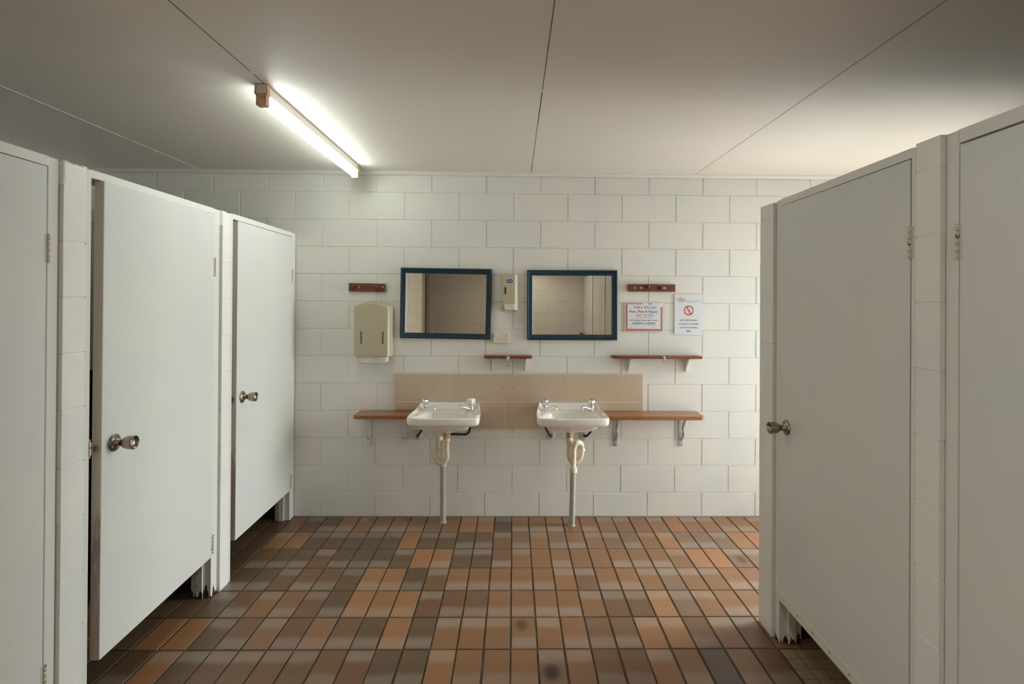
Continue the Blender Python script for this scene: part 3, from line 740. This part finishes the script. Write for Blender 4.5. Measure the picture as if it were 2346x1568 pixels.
# ------------------------------------------------------------------ tiled splashback
bm = BM()
cols = [-.883, -.6815, -.479, -.276, -.0745, .127, .3325, .5335, .7355, .938]
box(bm, -.8865, .9415, -.0086, -.0037, .850, 1.0505, mi=1)
box(bm, -.8865, -.62, -.0086, -.0037, .785, .850, mi=1); box(bm, .62, .9415, -.0086, -.0037, .785, .850, mi=1); box(bm, -.62, .62, -.0086, -.0037, .646, .850, mi=1)
rt_ = random.Random(4)
def tl(x0, x1, z0, z1):
    g = .0016; dd = rt_.uniform(-.0004, .0004)
    box(bm, x0+g, x1-g, -.0100+dd, -.0045, z0+g, z1-g, .0009, 0)
for i in range(9): tl(cols[i], cols[i+1], .848, 1.048)
tl(cols[0], cols[1], .787, .845); tl(cols[8], cols[9], .787, .846); tl(cols[7], cols[8], .787, .846)
tl(cols[1], cols[1]+.0495, .787, .845)
tl(cols[3]+.014-.27, cols[3]+.012, .6465, .846)
tl(-.264, -.0745, .6465, .846); tl(-.0745, .127, .6465, .846); tl(.127, .1675, .6465, .846); tl(.1675, .56, .6465, .846)
sb_ = obj('tiled_splashback', bm, [TILEC, TILEGROUT]); tag(sb_, 'beige glazed tile splashback on the wall behind both basins', 'splashback')
for x in (-.090, -.016):
    bm = BM(); lathe(bm, [(.0035, 0), (.0035, .002)], (x, -.0115, .946), (0, 1, 0), 10); obj('screw_hole', bm, BLACK, sb_)

# ------------------------------------------------------------------ wooden shelves
def rounded_board(bm, x0, x1, yb, yf, z0, z1, rl, rr, bev=.003):
    """board with front corners rounded by rl / rr"""
    P = [(x0, yb), (x0, yf+rl)] if rl else [(x0, yb)]
    if rl:
        for k in range(1, 7): a = PI+PI/2*k/6; P.append((x0+rl+rl*math.cos(a), yf+rl+rl*math.sin(a)))
    else: P.append((x0, yf))
    if rr:
        for k in range(0, 7): a = 3*PI/2+PI/2*k/6; P.append((x1-rr+rr*math.cos(a), yf+rr+rr*math.sin(a)))
    else: P.append((x1, yf))
    P.append((x1, yb))
    a = [bm.verts.new((x, y, z0)) for x, y in P]; b = [bm.verts.new((x, y, z1)) for x, y in P]; n = len(P)
    f0 = bm.faces.new(a[::-1]); f1 = bm.faces.new(b)
    for k in range(n): bm.faces.new((a[k], a[(k+1) % n], b[(k+1) % n], b[k]))
    bmesh.ops.recalc_face_normals(bm, faces=bm.faces[:])
    ed = [e for e in f1.edges]+[e for e in f0.edges]
    bmesh.ops.bevel(bm, geom=ed, offset=bev, segments=2, affect='EDGES')
def scroll_bracket(root, x, zt, zb, dirn, m, depth=.13, label=None):
    """wall plate, arm under the board and a twisted strap between them"""
    bm = BM()
    box(bm, x-.0145, x+.0145, -.0075, -.0040, zb, zt, .0008)
    box(bm, x-.0145, x+.0145, -depth, -.004, zt-.003, zt, .0008)
    # strap with a quarter twist halfway
    P0, P1 = Vector((x, -.010, zb+.045)), Vector((x, -depth+.015, zt-.008)); N = 16; prev = None
    for i in range(N+1):
        t = i/N; p = P0.lerp(P1, t)+Vector((0, -.030*math.sin(2*PI*t)*.6, -.012*math.sin(PI*t)))
        p.y = min(p.y, -.009)
        a = math.sin(PI*min(max((t-.3)/.4, 0), 1))*1.3
        wv = Vector((math.cos(a), -math.sin(a)*.6, math.sin(a)*.8))*.0095; tv = Vector((0, -.6, -.8)).cross(wv).normalized()*.0012
        q = [bm.verts.new(p+s1*wv+s2*tv) for s1, s2 in ((1, 1), (-1, 1), (-1, -1), (1, -1))]
        if prev:
            for k in range(4): bm.faces.new((prev[k], prev[(k+1) % 4], q[(k+1) % 4], q[k]))
        else: bm.faces.new(q)
        prev = q
    bm.faces.new(prev[::-1]); bmesh.ops.recalc_face_normals(bm, faces=bm.faces[:])
    b = part('bracket', bm, m, root, label=label)
    for z in (zb+.028, zb+.115):
        bm = BM(); lathe(bm, [(.0042, 0), (.0038, .0018), (.001, .002)], (x, -.0075, z), (0, -1, 0), 10); part('screw', bm, CHROME_DULL if m is STEEL else m, b)
def lower_shelf(x0, x1, rl, rr, br, m, label, blabel):
    root = empty('wooden_shelf', ((x0+x1)/2, 0, .76), label, 'shelf')
    bm = BM(); rounded_board(bm, x0, x1, -.0135, -.206, .756, .781, rl, rr, .004); part('board', bm, WOOD, root, angle=35)
    for x in br: scroll_bracket(root, x, .7555, .520, 1, m, label=blabel)
    return root
PAINTBR = mat('white_painted_bracket', (.68, .65, .60), .45, scuff=(50, .68, (.3, .27, .24)))
lower_shelf(-1.132, -.712, .03, 0, (-1.068, -.810), PAINTBR, 'varnished wooden shelf below the towel dispenser, on white painted scroll brackets', 'white painted scroll bracket')
lower_shelf(.615, 1.335, 0, .035, (.735, 1.220), STEEL, 'long varnished wooden shelf beside a basin, on bare grey steel scroll brackets', 'grey steel scroll bracket')
def upper_shelf(x0, x1, rl, rr, br, hookx, label, ztop=1.190, yf=-.092, hook_dark=False):
    root = empty('wooden_shelf', ((x0+x1)/2, 0, 1.18), label, 'shelf')
    bm = BM(); rounded_board(bm, x0, x1, -.004, yf, ztop-.0195, ztop, rl, rr, .004); part('board', bm, WOODEDGE, root, angle=35)
    for x in br:
        # tapered pressed bracket: two thin side cheeks narrowing to the foot
        zt, zb = ztop-.020, 1.072
        bm = BM()
        P = [(-.004, zt), (-.082, zt), (-.070, zt-.008), (-.016, zb+.012), (-.010, zb), (-.004, zb)]
        for sx in (-1, 1):
            wt = [(.0085 if z > zt-.02 else .0045) for _, z in P]
            for (t0, t1) in ((0, .0015),):
                a = [bm.verts.new((x+sx*(wt[i]-t0), y, z)) for i, (y, z) in enumerate(P)]; b = [bm.verts.new((x+sx*(wt[i]-t1), y, z)) for i, (y, z) in enumerate(P)]
                bm.faces.new(a); bm.faces.new(b[::-1])
                for k in range(len(P)): bm.faces.new((a[k], b[k], b[(k+1) % len(P)], a[(k+1) % len(P)]))
        box(bm, x-.0085, x+.0085, -.0055, -.0040, zb-.004, zt, .0006)
        tube(bm, [(x, -.010, zb+.004), (x, -.020, zb+.02), (x, -.066, zt-.012), (x, -.078, zt-.002)], .0035, 8)
        bmesh.ops.recalc_face_normals(bm, faces=bm.faces[:])
        part('bracket', bm, PAINTBR, root, label='white painted tapered bracket')
    bm = BM(); zc = ztop-.010
    lathe(bm, [(.0115, 0), (.0115, .003), (.008, .006)], (hookx, yf, zc), (0, -1, 0), 20)
    tube(bm, curve([(hookx, yf-.004, zc), (hookx, yf-.018, zc-.001), (hookx, yf-.028, zc-.010), (hookx, yf-.026, zc-.022), (hookx, yf-.014, zc-.030), (hookx, yf-.006, zc-.026)], 5), .0038, 10)
    lathe(bm, [(.001, -.001), (.0055, .002), (.0065, .006), (.0055, .010), (.001, .013)], (hookx, yf-.026, zc-.006), (0, -1, .2), 14)
    part('hook', bm, CHROME_DULL, root, label='small metal hook')
upper_shelf(-.228, .121, .008, .012, (-.170, .068), -.058, 'short narrow wooden shelf under the power socket, small metal hook on its front')
upper_shelf(.700, 1.352, .045, .006, (.828, 1.252), 1.066, 'long narrow wooden shelf under the two notices, small metal hook on its front', ztop=1.193)

# ------------------------------------------------------------------ peg rails
def peg_rail(x0, x1, z0, z1, pegs, screws, label, tilt=0, stub=None):
    root = empty('peg_rail', ((x0+x1)/2, 0, (z0+z1)/2), label, 'coat hook rail')
    bm = BM(); box(bm, x0, x1, -.023, -.004, z0, z1, .0015)
    for v in bm.verts: v.co.z += tilt*(v.co.x-x0)
    part('backboard', bm, PEGWOOD, root)
    for x, z in pegs:
        bm = BM(); lathe(bm, [(.0095, 0), (.0085, .010), (.0095, .022), (.0135, .030), (.0145, .036), (.012, .041), (.001, .042)], (x, -.0225, z), (0, -1, 0), 20)
        part('peg', bm, PEGDARK, root)
    for x, z in screws:
        bm = BM(); lathe(bm, [(.0058, 0), (.0052, .0012), (.0025, .0013), (.002, .0002)], (x, -.0230, z), (0, -1, 0), 14)
        part('screw', bm, CHROME_DULL, root)
    if stub:
        bm = BM(); lathe(bm, [(.004, 0), (.003, .0008)], (stub[0], -.0230, stub[1]), (0, -1, 0), 12)
        part('peg_hole', bm, BLACK, root)
peg_rail(-1.220, -.951, 1.647, 1.708, [(-1.188, 1.676), (-1.001, 1.672)], [(-1.142, 1.678), (-.972, 1.680)], 'small brown wooden peg rail with two dark pegs, over the towel dispenser', tilt=-.012, stub=(-1.094, 1.678))
peg_rail(.822, 1.170, 1.660, 1.7145, [(.960, 1.698), (1.060, 1.688)], [(.870, 1.687), (.918, 1.687), (.908+.005, 1.688), (1.090, 1.688)], 'brown wooden peg rail above the notices', stub=(1.135, 1.690))

# ------------------------------------------------------------------ mirrors
def mirror(corners, label, edge=.040):
    """corners: tl, tr, br, bl in (x, z)"""
    cx = sum(c[0] for c in corners)/4; cz = sum(c[1] for c in corners)/4
    root = empty('wall_mirror', (cx, 0, cz), label, 'mirror')
    bm = BM()
    def inset(k):
        (ax, az), (bx_, bz), (cx_, cz_), (dx, dz) = corners
        return [(ax+k, az-k), (bx_-k, bz-k), (cx_-k, cz_+k), (dx+k, dz+k)]
    prof = [(0, -.004), (0, -.022), (.004, -.0275), (.010, -.0285), (.013, -.026), (.030, -.023), (.036, -.0215), (.040, -.017), (.040, -.008)]
    rings = [[bm.verts.new((x, y, z)) for x, z in inset(k)] for k, y in prof]
    for i in range(len(rings)-1):
        for k in range(4): bm.faces.new((rings[i][k], rings[i+1][k], rings[i+1][(k+1) % 4], rings[i][(k+1) % 4]))
    bmesh.ops.recalc_face_normals(bm, faces=bm.faces[:])
    f = part('frame', bm, TEAL, root, label='teal painted timber frame', angle=30)
    I = inset(.036); bm = BM(); v = [bm.verts.new((x, -.009, z)) for x, z in I]; v2 = [bm.verts.new((x, -.005, z)) for x, z in I]
    bm.faces.new(v); bm.faces.new(v2[::-1])
    for k in range(4): bm.faces.new((v[(k+1) % 4], v[k], v2[k], v2[(k+1) % 4]))
    bmesh.ops.recalc_face_normals(bm, faces=bm.faces[:])
    part('glass', bm, GLASS, root, label='mirror glass')
    # pale inner edge on one side, the light it catches put into its colour
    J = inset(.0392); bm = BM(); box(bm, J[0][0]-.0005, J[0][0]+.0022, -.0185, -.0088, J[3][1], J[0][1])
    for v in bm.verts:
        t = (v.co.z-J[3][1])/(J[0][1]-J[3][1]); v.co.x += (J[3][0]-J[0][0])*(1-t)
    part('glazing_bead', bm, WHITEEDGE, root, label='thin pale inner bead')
mirror([(-.843, 1.824), (-.178, 1.818), (-.184, 1.301), (-.847, 1.310)], 'teal framed mirror hanging slightly crooked next to the towel dispenser')
mirror([(.080, 1.813), (.742, 1.816), (.745, 1.301), (.083, 1.300)], 'teal framed mirror between the soap dispenser and the notices')

# ------------------------------------------------------------------ text helper
def text(s, parent, name, cx, cz, width, height, y, m, bold=0, shear=0, align='CENTER', space=1.0):
    cu = bpy.data.curves.new('t', 'FONT'); cu.body = s; cu.size = 1; cu.align_x = 'CENTER'; cu.offset = bold; cu.shear = shear; cu.space_character = space; cu.resolution_u = 3
    to = bpy.data.objects.new('t', cu); C.objects.link(to)
    dg = bpy.context.evaluated_depsgraph_get(); dg.update()
    me = bpy.data.meshes.new_from_object(to.evaluated_get(dg)); bpy.data.objects.remove(to); bpy.data.curves.remove(cu)
    xs = [v.co.x for v in me.vertices]; ys = [v.co.y for v in me.vertices]
    if not xs: return None
    x0, x1, y0, y1 = min(xs), max(xs), min(ys), max(ys)
    sx = width/(x1-x0); sz = height/(y1-y0) if height else sx
    bm = BM(); bm.from_mesh(me); bpy.data.meshes.remove(me)
    for v in bm.verts: v.co = Vector((cx+(v.co.x-(x0+x1)/2)*sx, y, cz+(v.co.y-(y0+y1)/2)*sz))
    for f in bm.faces: f.material_index = 0
    bmesh.ops.recalc_face_normals(bm, faces=bm.faces[:])
    for f in bm.faces:
        if f.normal.y > 0: f.normal_flip()
    return part(name, bm, m, parent)

# ------------------------------------------------------------------ paper towel dispenser
root = empty('paper_towel_dispenser', (-1.03, 0, 1.36), 'beige plastic paper towel dispenser with two viewing slots, on the wall', 'dispenser')
def arch(x0, x1, z0, zs, zt, n=14, r=.018):
    P = [(x0+.004, z0), (x1-.004, z0), (x1, z0+.004)]
    P.append((x1, zs-r)); P.append((x1-r*.3, zs-r*.3)); 
    for k in range(1, n):
        t = k/n; x = x1-r+(x0+r-(x1-r))*t; P.append((x, zs+(zt-zs)*math.sin(PI*t)**.9))
    P += [(x0+r*.3, zs-r*.3), (x0, zs-r), (x0, z0+.004)]
    return P
bm = BM()
Pf = arch(-1.155, -.918, 1.184, 1.538, 1.556); Pb = arch(-1.163, -.897, 1.178, 1.551, 1.574)
prof = [(Pb, -.004, 0), (Pb, -.03, 0), (Pb, -.085, .15), (Pf, -.100, 0)]
rings = []
for (P, y, t) in [(Pb, -.004, 0), (Pb, -.04, 0), (None, -.088, .45), (Pf, -.099, 1), ]:
    Q = P if P else [(a[0]*(1-t)+b[0]*t, a[1]*(1-t)+b[1]*t) for a, b in zip(Pb, Pf)]
    rings.append([bm.verts.new((x, y, z)) for x, z in Q])
for i in range(len(rings)-1):
    for k in range(len(Pb)): bm.faces.new((rings[i][k], rings[i][(k+1) % len(Pb)], rings[i+1][(k+1) % len(Pb)], rings[i+1][k]))
bm.faces.new(rings[-1]); bm.faces.new(rings[0][::-1]); bmesh.ops.recalc_face_normals(bm, faces=bm.faces[:])
cov = part('cover', bm, CREAM, root, angle=30)
for x in (-1.105, -.951):
    bm = BM(); P = [(x+.0065*math.cos(a), 1.3555+.0065*math.sin(a)) for a in [PI*k/8 for k in range(9)]]+[(x+.0065*math.cos(a), 1.2785+.0065*math.sin(a)) for a in [PI+PI*k/8 for k in range(9)]]
    prism(bm, P, -.0998, -.097); bmesh.ops.recalc_face_normals(bm, faces=bm.faces[:]); part('viewing_slot', bm, SLOT, root, label='smoked viewing slot')
# folded sheet hanging out
bm = BM(); N = 12; va = []
for j in range(5):
    row = []
    for i in range(N+1):
        t = i/N; x = -1.146+.228*t; lo = 1.136-.010*math.sin(PI*(t*.9+.1))+(.010 if t > .93 else 0)+(.012*(1-t*12) if t < .08 else 0)
        z = 1.186+(lo-1.186)*j/4; y = -.060-.004*math.sin(j*.8)-.003*math.sin(3*PI*t)
        row.append(bm.verts.new((x, y, z)))
    va.append(row)
for j in range(4):
    for i in range(N): bm.faces.new((va[j][i], va[j][i+1], va[j+1][i+1], va[j+1][i]))
bmesh.ops.recalc_face_normals(bm, faces=bm.faces[:]); bmesh.ops.solidify(bm, geom=bm.faces[:], thickness=.0012)
pt = obj('paper_towel', bm, PAPER, None, True); tag(pt, 'white paper towel hanging out of the beige dispenser', 'paper towel')

# ------------------------------------------------------------------ soap dispenser
root = empty('soap_dispenser', (-.046, 0, 1.65), 'beige soap dispenser with a blue oval badge, between the two mirrors', 'soap dispenser')
bm = BM()
front = [(-.105, 1.520), (-.103, 1.774), (-.006, 1.774), (-.004, 1.520)]; back = [(-.109, 1.514), (-.107, 1.781), (.011, 1.779), (.013, 1.516)]
rings = []
for P, y in ((back, -.004), (back, -.05), (front, -.086), ([(-.101, 1.524), (-.099, 1.770), (-.010, 1.770), (-.008, 1.524)], -.090)):
    rings.append([bm.verts.new((x, y, z)) for x, z in P])
for i in range(3):
    for k in range(4): bm.faces.new((rings[i][k], rings[i][(k+1) % 4], rings[i+1][(k+1) % 4], rings[i+1][k]))
bm.faces.new(rings[-1]); bm.faces.new(rings[0][::-1]); bmesh.ops.recalc_face_normals(bm, faces=bm.faces[:])
bmesh.ops.bevel(bm, geom=[e for e in bm.edges], offset=.0018, segments=2, affect='EDGES')
part('cover', bm, CREAM, root, angle=40)
bm = BM(); box(bm, -.0845, -.0725, -.0912, -.088, 1.634, 1.685); part('level_window', bm, BLACK, root, label='dark level window')
bm = BM(); P = [(-.083, 1.562), (-.082, 1.558)] ; 
bx0, bx1, bz0, bz1 = -.0845, -.0120, 1.5195, 1.564
P = [(bx0, bz1-.002), (bx0, bz0+.010), (bx0+.010, bz0+.002), (bx0+.025, bz0), (bx1-.025, bz0), (bx1-.010, bz0+.002), (bx1, bz0+.010), (bx1, bz1-.002), (bx1-.003, bz1), (bx0+.003, bz1)]
prism(bm, P, -.104, -.086); bmesh.ops.recalc_face_normals(bm, faces=bm.faces[:]); bmesh.ops.bevel(bm, geom=bm.edges[:], offset=.0012, segments=1, affect='EDGES')
part('push_lever', bm, CREAMLIGHT, root, label='pale push lever')
for a, b in (((-.088, 1.578), (-.080, 1.591)), ((-.0115, 1.583), (-.0195, 1.592)), ((-.103, 1.742), (-.094, 1.742))):
    bm = BM(); tube(bm, [(a[0], -.0903, a[1]), (b[0], -.0903, b[1])], .0009, 6); part('moulded_mark', bm, CREAMLIGHT, root)
bm = BM(); E_ = lambda a, b: [(-.0475+a*math.cos(2*PI*k/32), 1.7275+b*math.sin(2*PI*k/32)) for k in range(32)]
flatpoly(bm, E_(.0285, .0185), -.0912); bmesh.ops.recalc_face_normals(bm, faces=bm.faces[:]); bd = part('badge', bm, WHITEINK, root, label='blue oval badge with white rim')
bm = BM(); flatpoly(bm, E_(.0258, .0157), -.0918); bmesh.ops.recalc_face_normals(bm, faces=bm.faces[:]); part('badge_field', bm, LABELBLUE, bd)
text('jasol', bd, 'badge_text', -.0475, 1.7275, .034, .0135, -.0922, WHITEINK, .0)

# ------------------------------------------------------------------ power socket
root = empty('power_socket', (-.107, 0, 1.31), 'cream double power socket between the mirrors, under the soap dispenser', 'power socket')
bm = BM(); t = BM(); box(t, -.166, -.047, -.015, -.004, 1.274, 1.348, .003, seg=2); merge(bm, t); pl = part('faceplate', bm, SOCKETP, root)
for x in (-.1495, -.0615):
    bm = BM(); lathe(bm, [(.0085, 0), (.0080, .002), (.006, .0028), (.001, .003)], (x, -.015, 1.331), (0, -1, 0), 20); part('switch', bm, SOCKETP, root)
for cx in (-.130, -.0815):
    bm = BM()
    for dx, dz, a in ((-.0065, .004, .5), (.0065, .004, -.5), (0, -.0105, 0)):
        t = BM(); box(t, -.0009, .0009, -.0156, -.0148, -.0032, .0032)
        for v in t.verts:
            x, z = v.co.x, v.co.z; v.co.x = cx+dx+x*math.cos(a)+z*math.sin(a)*(1 if True else 1); v.co.z = 1.306+dz+z*math.cos(a)-x*math.sin(a)
        merge(bm, t)
    part('pin_slots', bm, BLACK, root)

# ------------------------------------------------------------------ notices
root = empty('notice', (.947, 0, 1.47), 'landscape notice with a faded red border in a clear sleeve, headed THE 3 P RULES', 'notice')
bm = BM(); box(bm, .799, 1.096, -.0055, -.0046, 1.362, 1.580)
part('sleeve', bm, PLASTIC_SLEEVE, root, label='clear laminate margin')
bm = BM(); box(bm, .808, 1.080, -.0062, -.0053, 1.369, 1.574); part('border', bm, RED, root, label='faded red border')
bm = BM(); box(bm, .8215, 1.0660, -.0068, -.0060, 1.3855, 1.567); box(bm, .93, .975, -.0066, -.0060, 1.566, 1.5745); box(bm, .998, 1.058, -.0066, -.0060, 1.566, 1.5745)
P = [(1.055, 1.5745), (1.0805, 1.5745), (1.0805, 1.548), (1.070, 1.545), (1.058, 1.560)]; flatpoly(bm, P, -.0067); bmesh.ops.recalc_face_normals(bm, faces=bm.faces[:])
pg = part('page', bm, POSTER, root)
YT = -.0072
text('THE', root, 'printed_text', .889, 1.5435, .049, .0175, YT, INK, .0)
text('3 P', root, 'printed_text', .939, 1.5435, .040, .0175, YT, INKORANGE, .0)
text('RULES', root, 'printed_text', .9985, 1.5430, .072, .0175, YT, INKSOFT, .0)
text('Poo, Pee', root, 'printed_text', .8895, 1.5120, .109, .0205, YT, INKRED, .022)
text('&', root, 'printed_text', .9605, 1.5145, .018, .0165, YT, INKORANGE, .02)
text('Paper', root, 'printed_text', 1.012, 1.5105, .070, .0225, YT, INKBLUE, .022)
text('NO WiPES', root, 'handwriting', .951, 1.4855, .126, .019, YT, INKSOFT, -.012, .25)
text('Only go into these toilets', root, 'printed_text', .944, 1.4665, .112, .007, YT, INKSOFT)
text('All other items go in bins', root, 'printed_text', .943, 1.4480, .205, .0135, YT, INK, .009)
text('supplied in cubicles', root, 'printed_text', .943, 1.4275, .168, .0145, YT, INK, .018)
bm = BM(); x = .852; rr = random.Random(2)
while x < 1.03:
    L = rr.uniform(.004, .012); box(bm, x, x+L, YT-.0001, YT+.0003, 1.4138, 1.4162); x += L+.002
part('small_print', bm, INKSOFT, root)
text('Thank You', root, 'printed_text', .8475, 1.3925, .027, .0048, YT, INKSOFT)
text('Management', root, 'printed_text', 1.0115, 1.3925, .040, .0055, YT, INKBLUE)
root = empty('notice', (1.273, 0, 1.49), 'white portrait no smoking notice with a red ring symbol', 'notice')
bm = BM(); v = []
box(bm, 1.1690, 1.3780, -.0062, -.0046, 1.341, 1.644)
for q in bm.verts:
    if q.co.z < 1.4: q.co.z += .006*(1.378-q.co.x)/.209
part('page', bm, POSTER, root)
YT = -.0067
# emblem: yellow sun over crossed arcs
bm = BM(); P = [(1.2175+.0095*math.cos(2*PI*k/24), 1.6115+.0105*math.sin(2*PI*k/24)) for k in range(24)]; flatpoly(bm, P, YT, th=.0003); bmesh.ops.recalc_face_normals(bm, faces=bm.faces[:]); part('emblem_sun', bm, LOGOYEL, root, label='yellow emblem sun')
bm = BM()
def arc(bm, cx, cz, r, a0, a1, wd, y, n=20, sq=1.0):
    prev = None
    for i in range(n+1):
        a = math.radians(a0+(a1-a0)*i/n)
        p = [bm.verts.new((cx+(r+s*wd/2)*math.cos(a), y, cz+(r+s*wd/2)*math.sin(a)*sq)) for s in (-1, 1)]
        if prev: bm.faces.new((prev[0], prev[1], p[1], p[0]))
        prev = p
arc(bm, 1.2175, 1.609, .0265, 185, 355, .0022, YT, sq=.95); arc(bm, 1.2175, 1.612, .0215, 195, 345, .0018, YT, sq=.9); arc(bm, 1.2175, 1.618, .0205, 215, 325, .0015, YT, sq=.9)
arc(bm, 1.192, 1.598, .012, 60, 150, .0018, YT-.0001); arc(bm, 1.243, 1.598, .012, 30, 120, .0018, YT-.0001); arc(bm, 1.198, 1.609, .020, 300, 355, .0015, YT-.0001); arc(bm, 1.237, 1.609, .020, 185, 240, .0015, YT-.0001)
for f in bm.faces:
    f.normal_update()
    if f.normal.y > 0: f.normal_flip()
part('emblem_arcs', bm, GREYINK, root)
text('BOWEN PALMS', root, 'printed_text', 1.3010, 1.5935, .116, .0065, YT, INKSOFT, 0, space=1.35)
text('CARAVAN PARK', root, 'printed_text', 1.2960, 1.5835, .080, .0042, YT, INKSOFT, .0, space=1.35)
bm = BM(); cx_, cz_ = 1.275, 1.523
arc(bm, cx_, cz_, .0325, 8, 172, .0085, YT); arc(bm, cx_, cz_, .0325, 186, 354, .0085, YT)
for f in bm.faces:
    f.normal_update()
    if f.normal.y > 0: f.normal_flip()
a = math.radians(118); dv = (math.cos(a), math.sin(a)); nv = (-dv[1], dv[0]); L = .0315; hw = .0045
v = [bm.verts.new((cx_+s*L*dv[0]+t*hw*nv[0], YT-.0001, cz_+s*L*dv[1]+t*hw*nv[1])) for s, t in ((-1, -1), (1, -1), (1, 1), (-1, 1))]
f = bm.faces.new(v); f.normal_update()
if f.normal.y > 0: f.normal_flip()
part('no_smoking_ring', bm, SIGNRED, root, label='red no smoking ring')
bm = BM(); box(bm, 1.2365, 1.252, YT-.0003, YT, 1.5205, 1.5260); part('cigarette_tip', bm, LOGOYEL, root, label='orange cigarette tip')
bm = BM(); box(bm, 1.252, 1.305, YT-.0001, YT+.0001, 1.5212, 1.5222); box(bm, 1.252, 1.312, YT-.0001, YT+.0001, 1.5248, 1.5255); part('cigarette', bm, GREYINK, root)
text('NO SMOKING', root, 'printed_text', 1.2745, 1.4505, .128, .0140, YT, INK, 0)
text('INTERDIT DE FUMER', root, 'printed_text', 1.2745, 1.4230, .148, .0115, YT, INK, 0)
text('VIETATO FUMARE', root, 'printed_text', 1.2745, 1.3970, .132, .0118, YT, INK, 0)
text('\u7981\u7159', root, 'printed_text', 1.2745, 1.3705, .029, .0140, YT, INK, .006)

# ------------------------------------------------------------------ fluorescent light
root = empty('fluorescent_light', (-1.13, -.9, CZ), 'lit fluorescent tube batten on the ceiling', 'light')
y0, y1 = -1.605, -.195
bm = BM(); box(bm, -1.150, -1.106, y0, y1, CZ-.042, CZ-.0005, .003); part('batten', bm, BATTEN, root, label='pinkish painted steel batten')
def cap(ya, yb, m, lab):
    bm = BM(); P = [(-1.156, CZ-.001), (-1.103, CZ-.001), (-1.102, CZ-.040), (-1.106, CZ-.052), (-1.106, CZ-.092), (-1.109, CZ-.095), (-1.147, CZ-.095), (-1.151, CZ-.092), (-1.151, CZ-.052), (-1.159, CZ-.040)]
    prism(bm, P, ya, yb); bmesh.ops.recalc_face_normals(bm, faces=bm.faces[:]); bmesh.ops.bevel(bm, geom=bm.edges[:], offset=.0012, segments=1, affect='EDGES')
    return part('end_cap', bm, m, root, label=lab)
cap(y0+.002, y0+.034, LAMPCAP, 'brown end cap with peeling paint'); cap(y1-.012, y1+.012, LAMPCAP2, 'yellowed end cap')
bm = BM(); ys = [y0+.022, y0+.026, y1-.020, y1-.012]
tube(bm, [(-1.1285, y, CZ-.073) for y in ys], [.016, .019, .019, .016], 24)
part('glowing_tube', bm, TUBE, root, label='glowing white tube')

# ------------------------------------------------------------------ groups of repeated things
GROUPS = {'wash_basin': 'wash basins on the back wall', 'wall_mirror': 'teal framed mirrors', 'peg_rail': 'wooden peg rails', 'notice': 'notices on the back wall'}
for o in scene.objects:
    if o.parent or 'category' not in o: continue
    k = o.name.split('.')[0]
    if k in GROUPS: o['group'] = GROUPS[k]
    elif k == 'wooden_shelf': o['group'] = 'small upper shelves' if o.location.z > 1 else 'varnished shelves beside the basins'
    elif k == 'cubicle_door': o['group'] = 'cubicle doors of the left row' if o.location.x < 0 else 'cubicle doors of the right row'
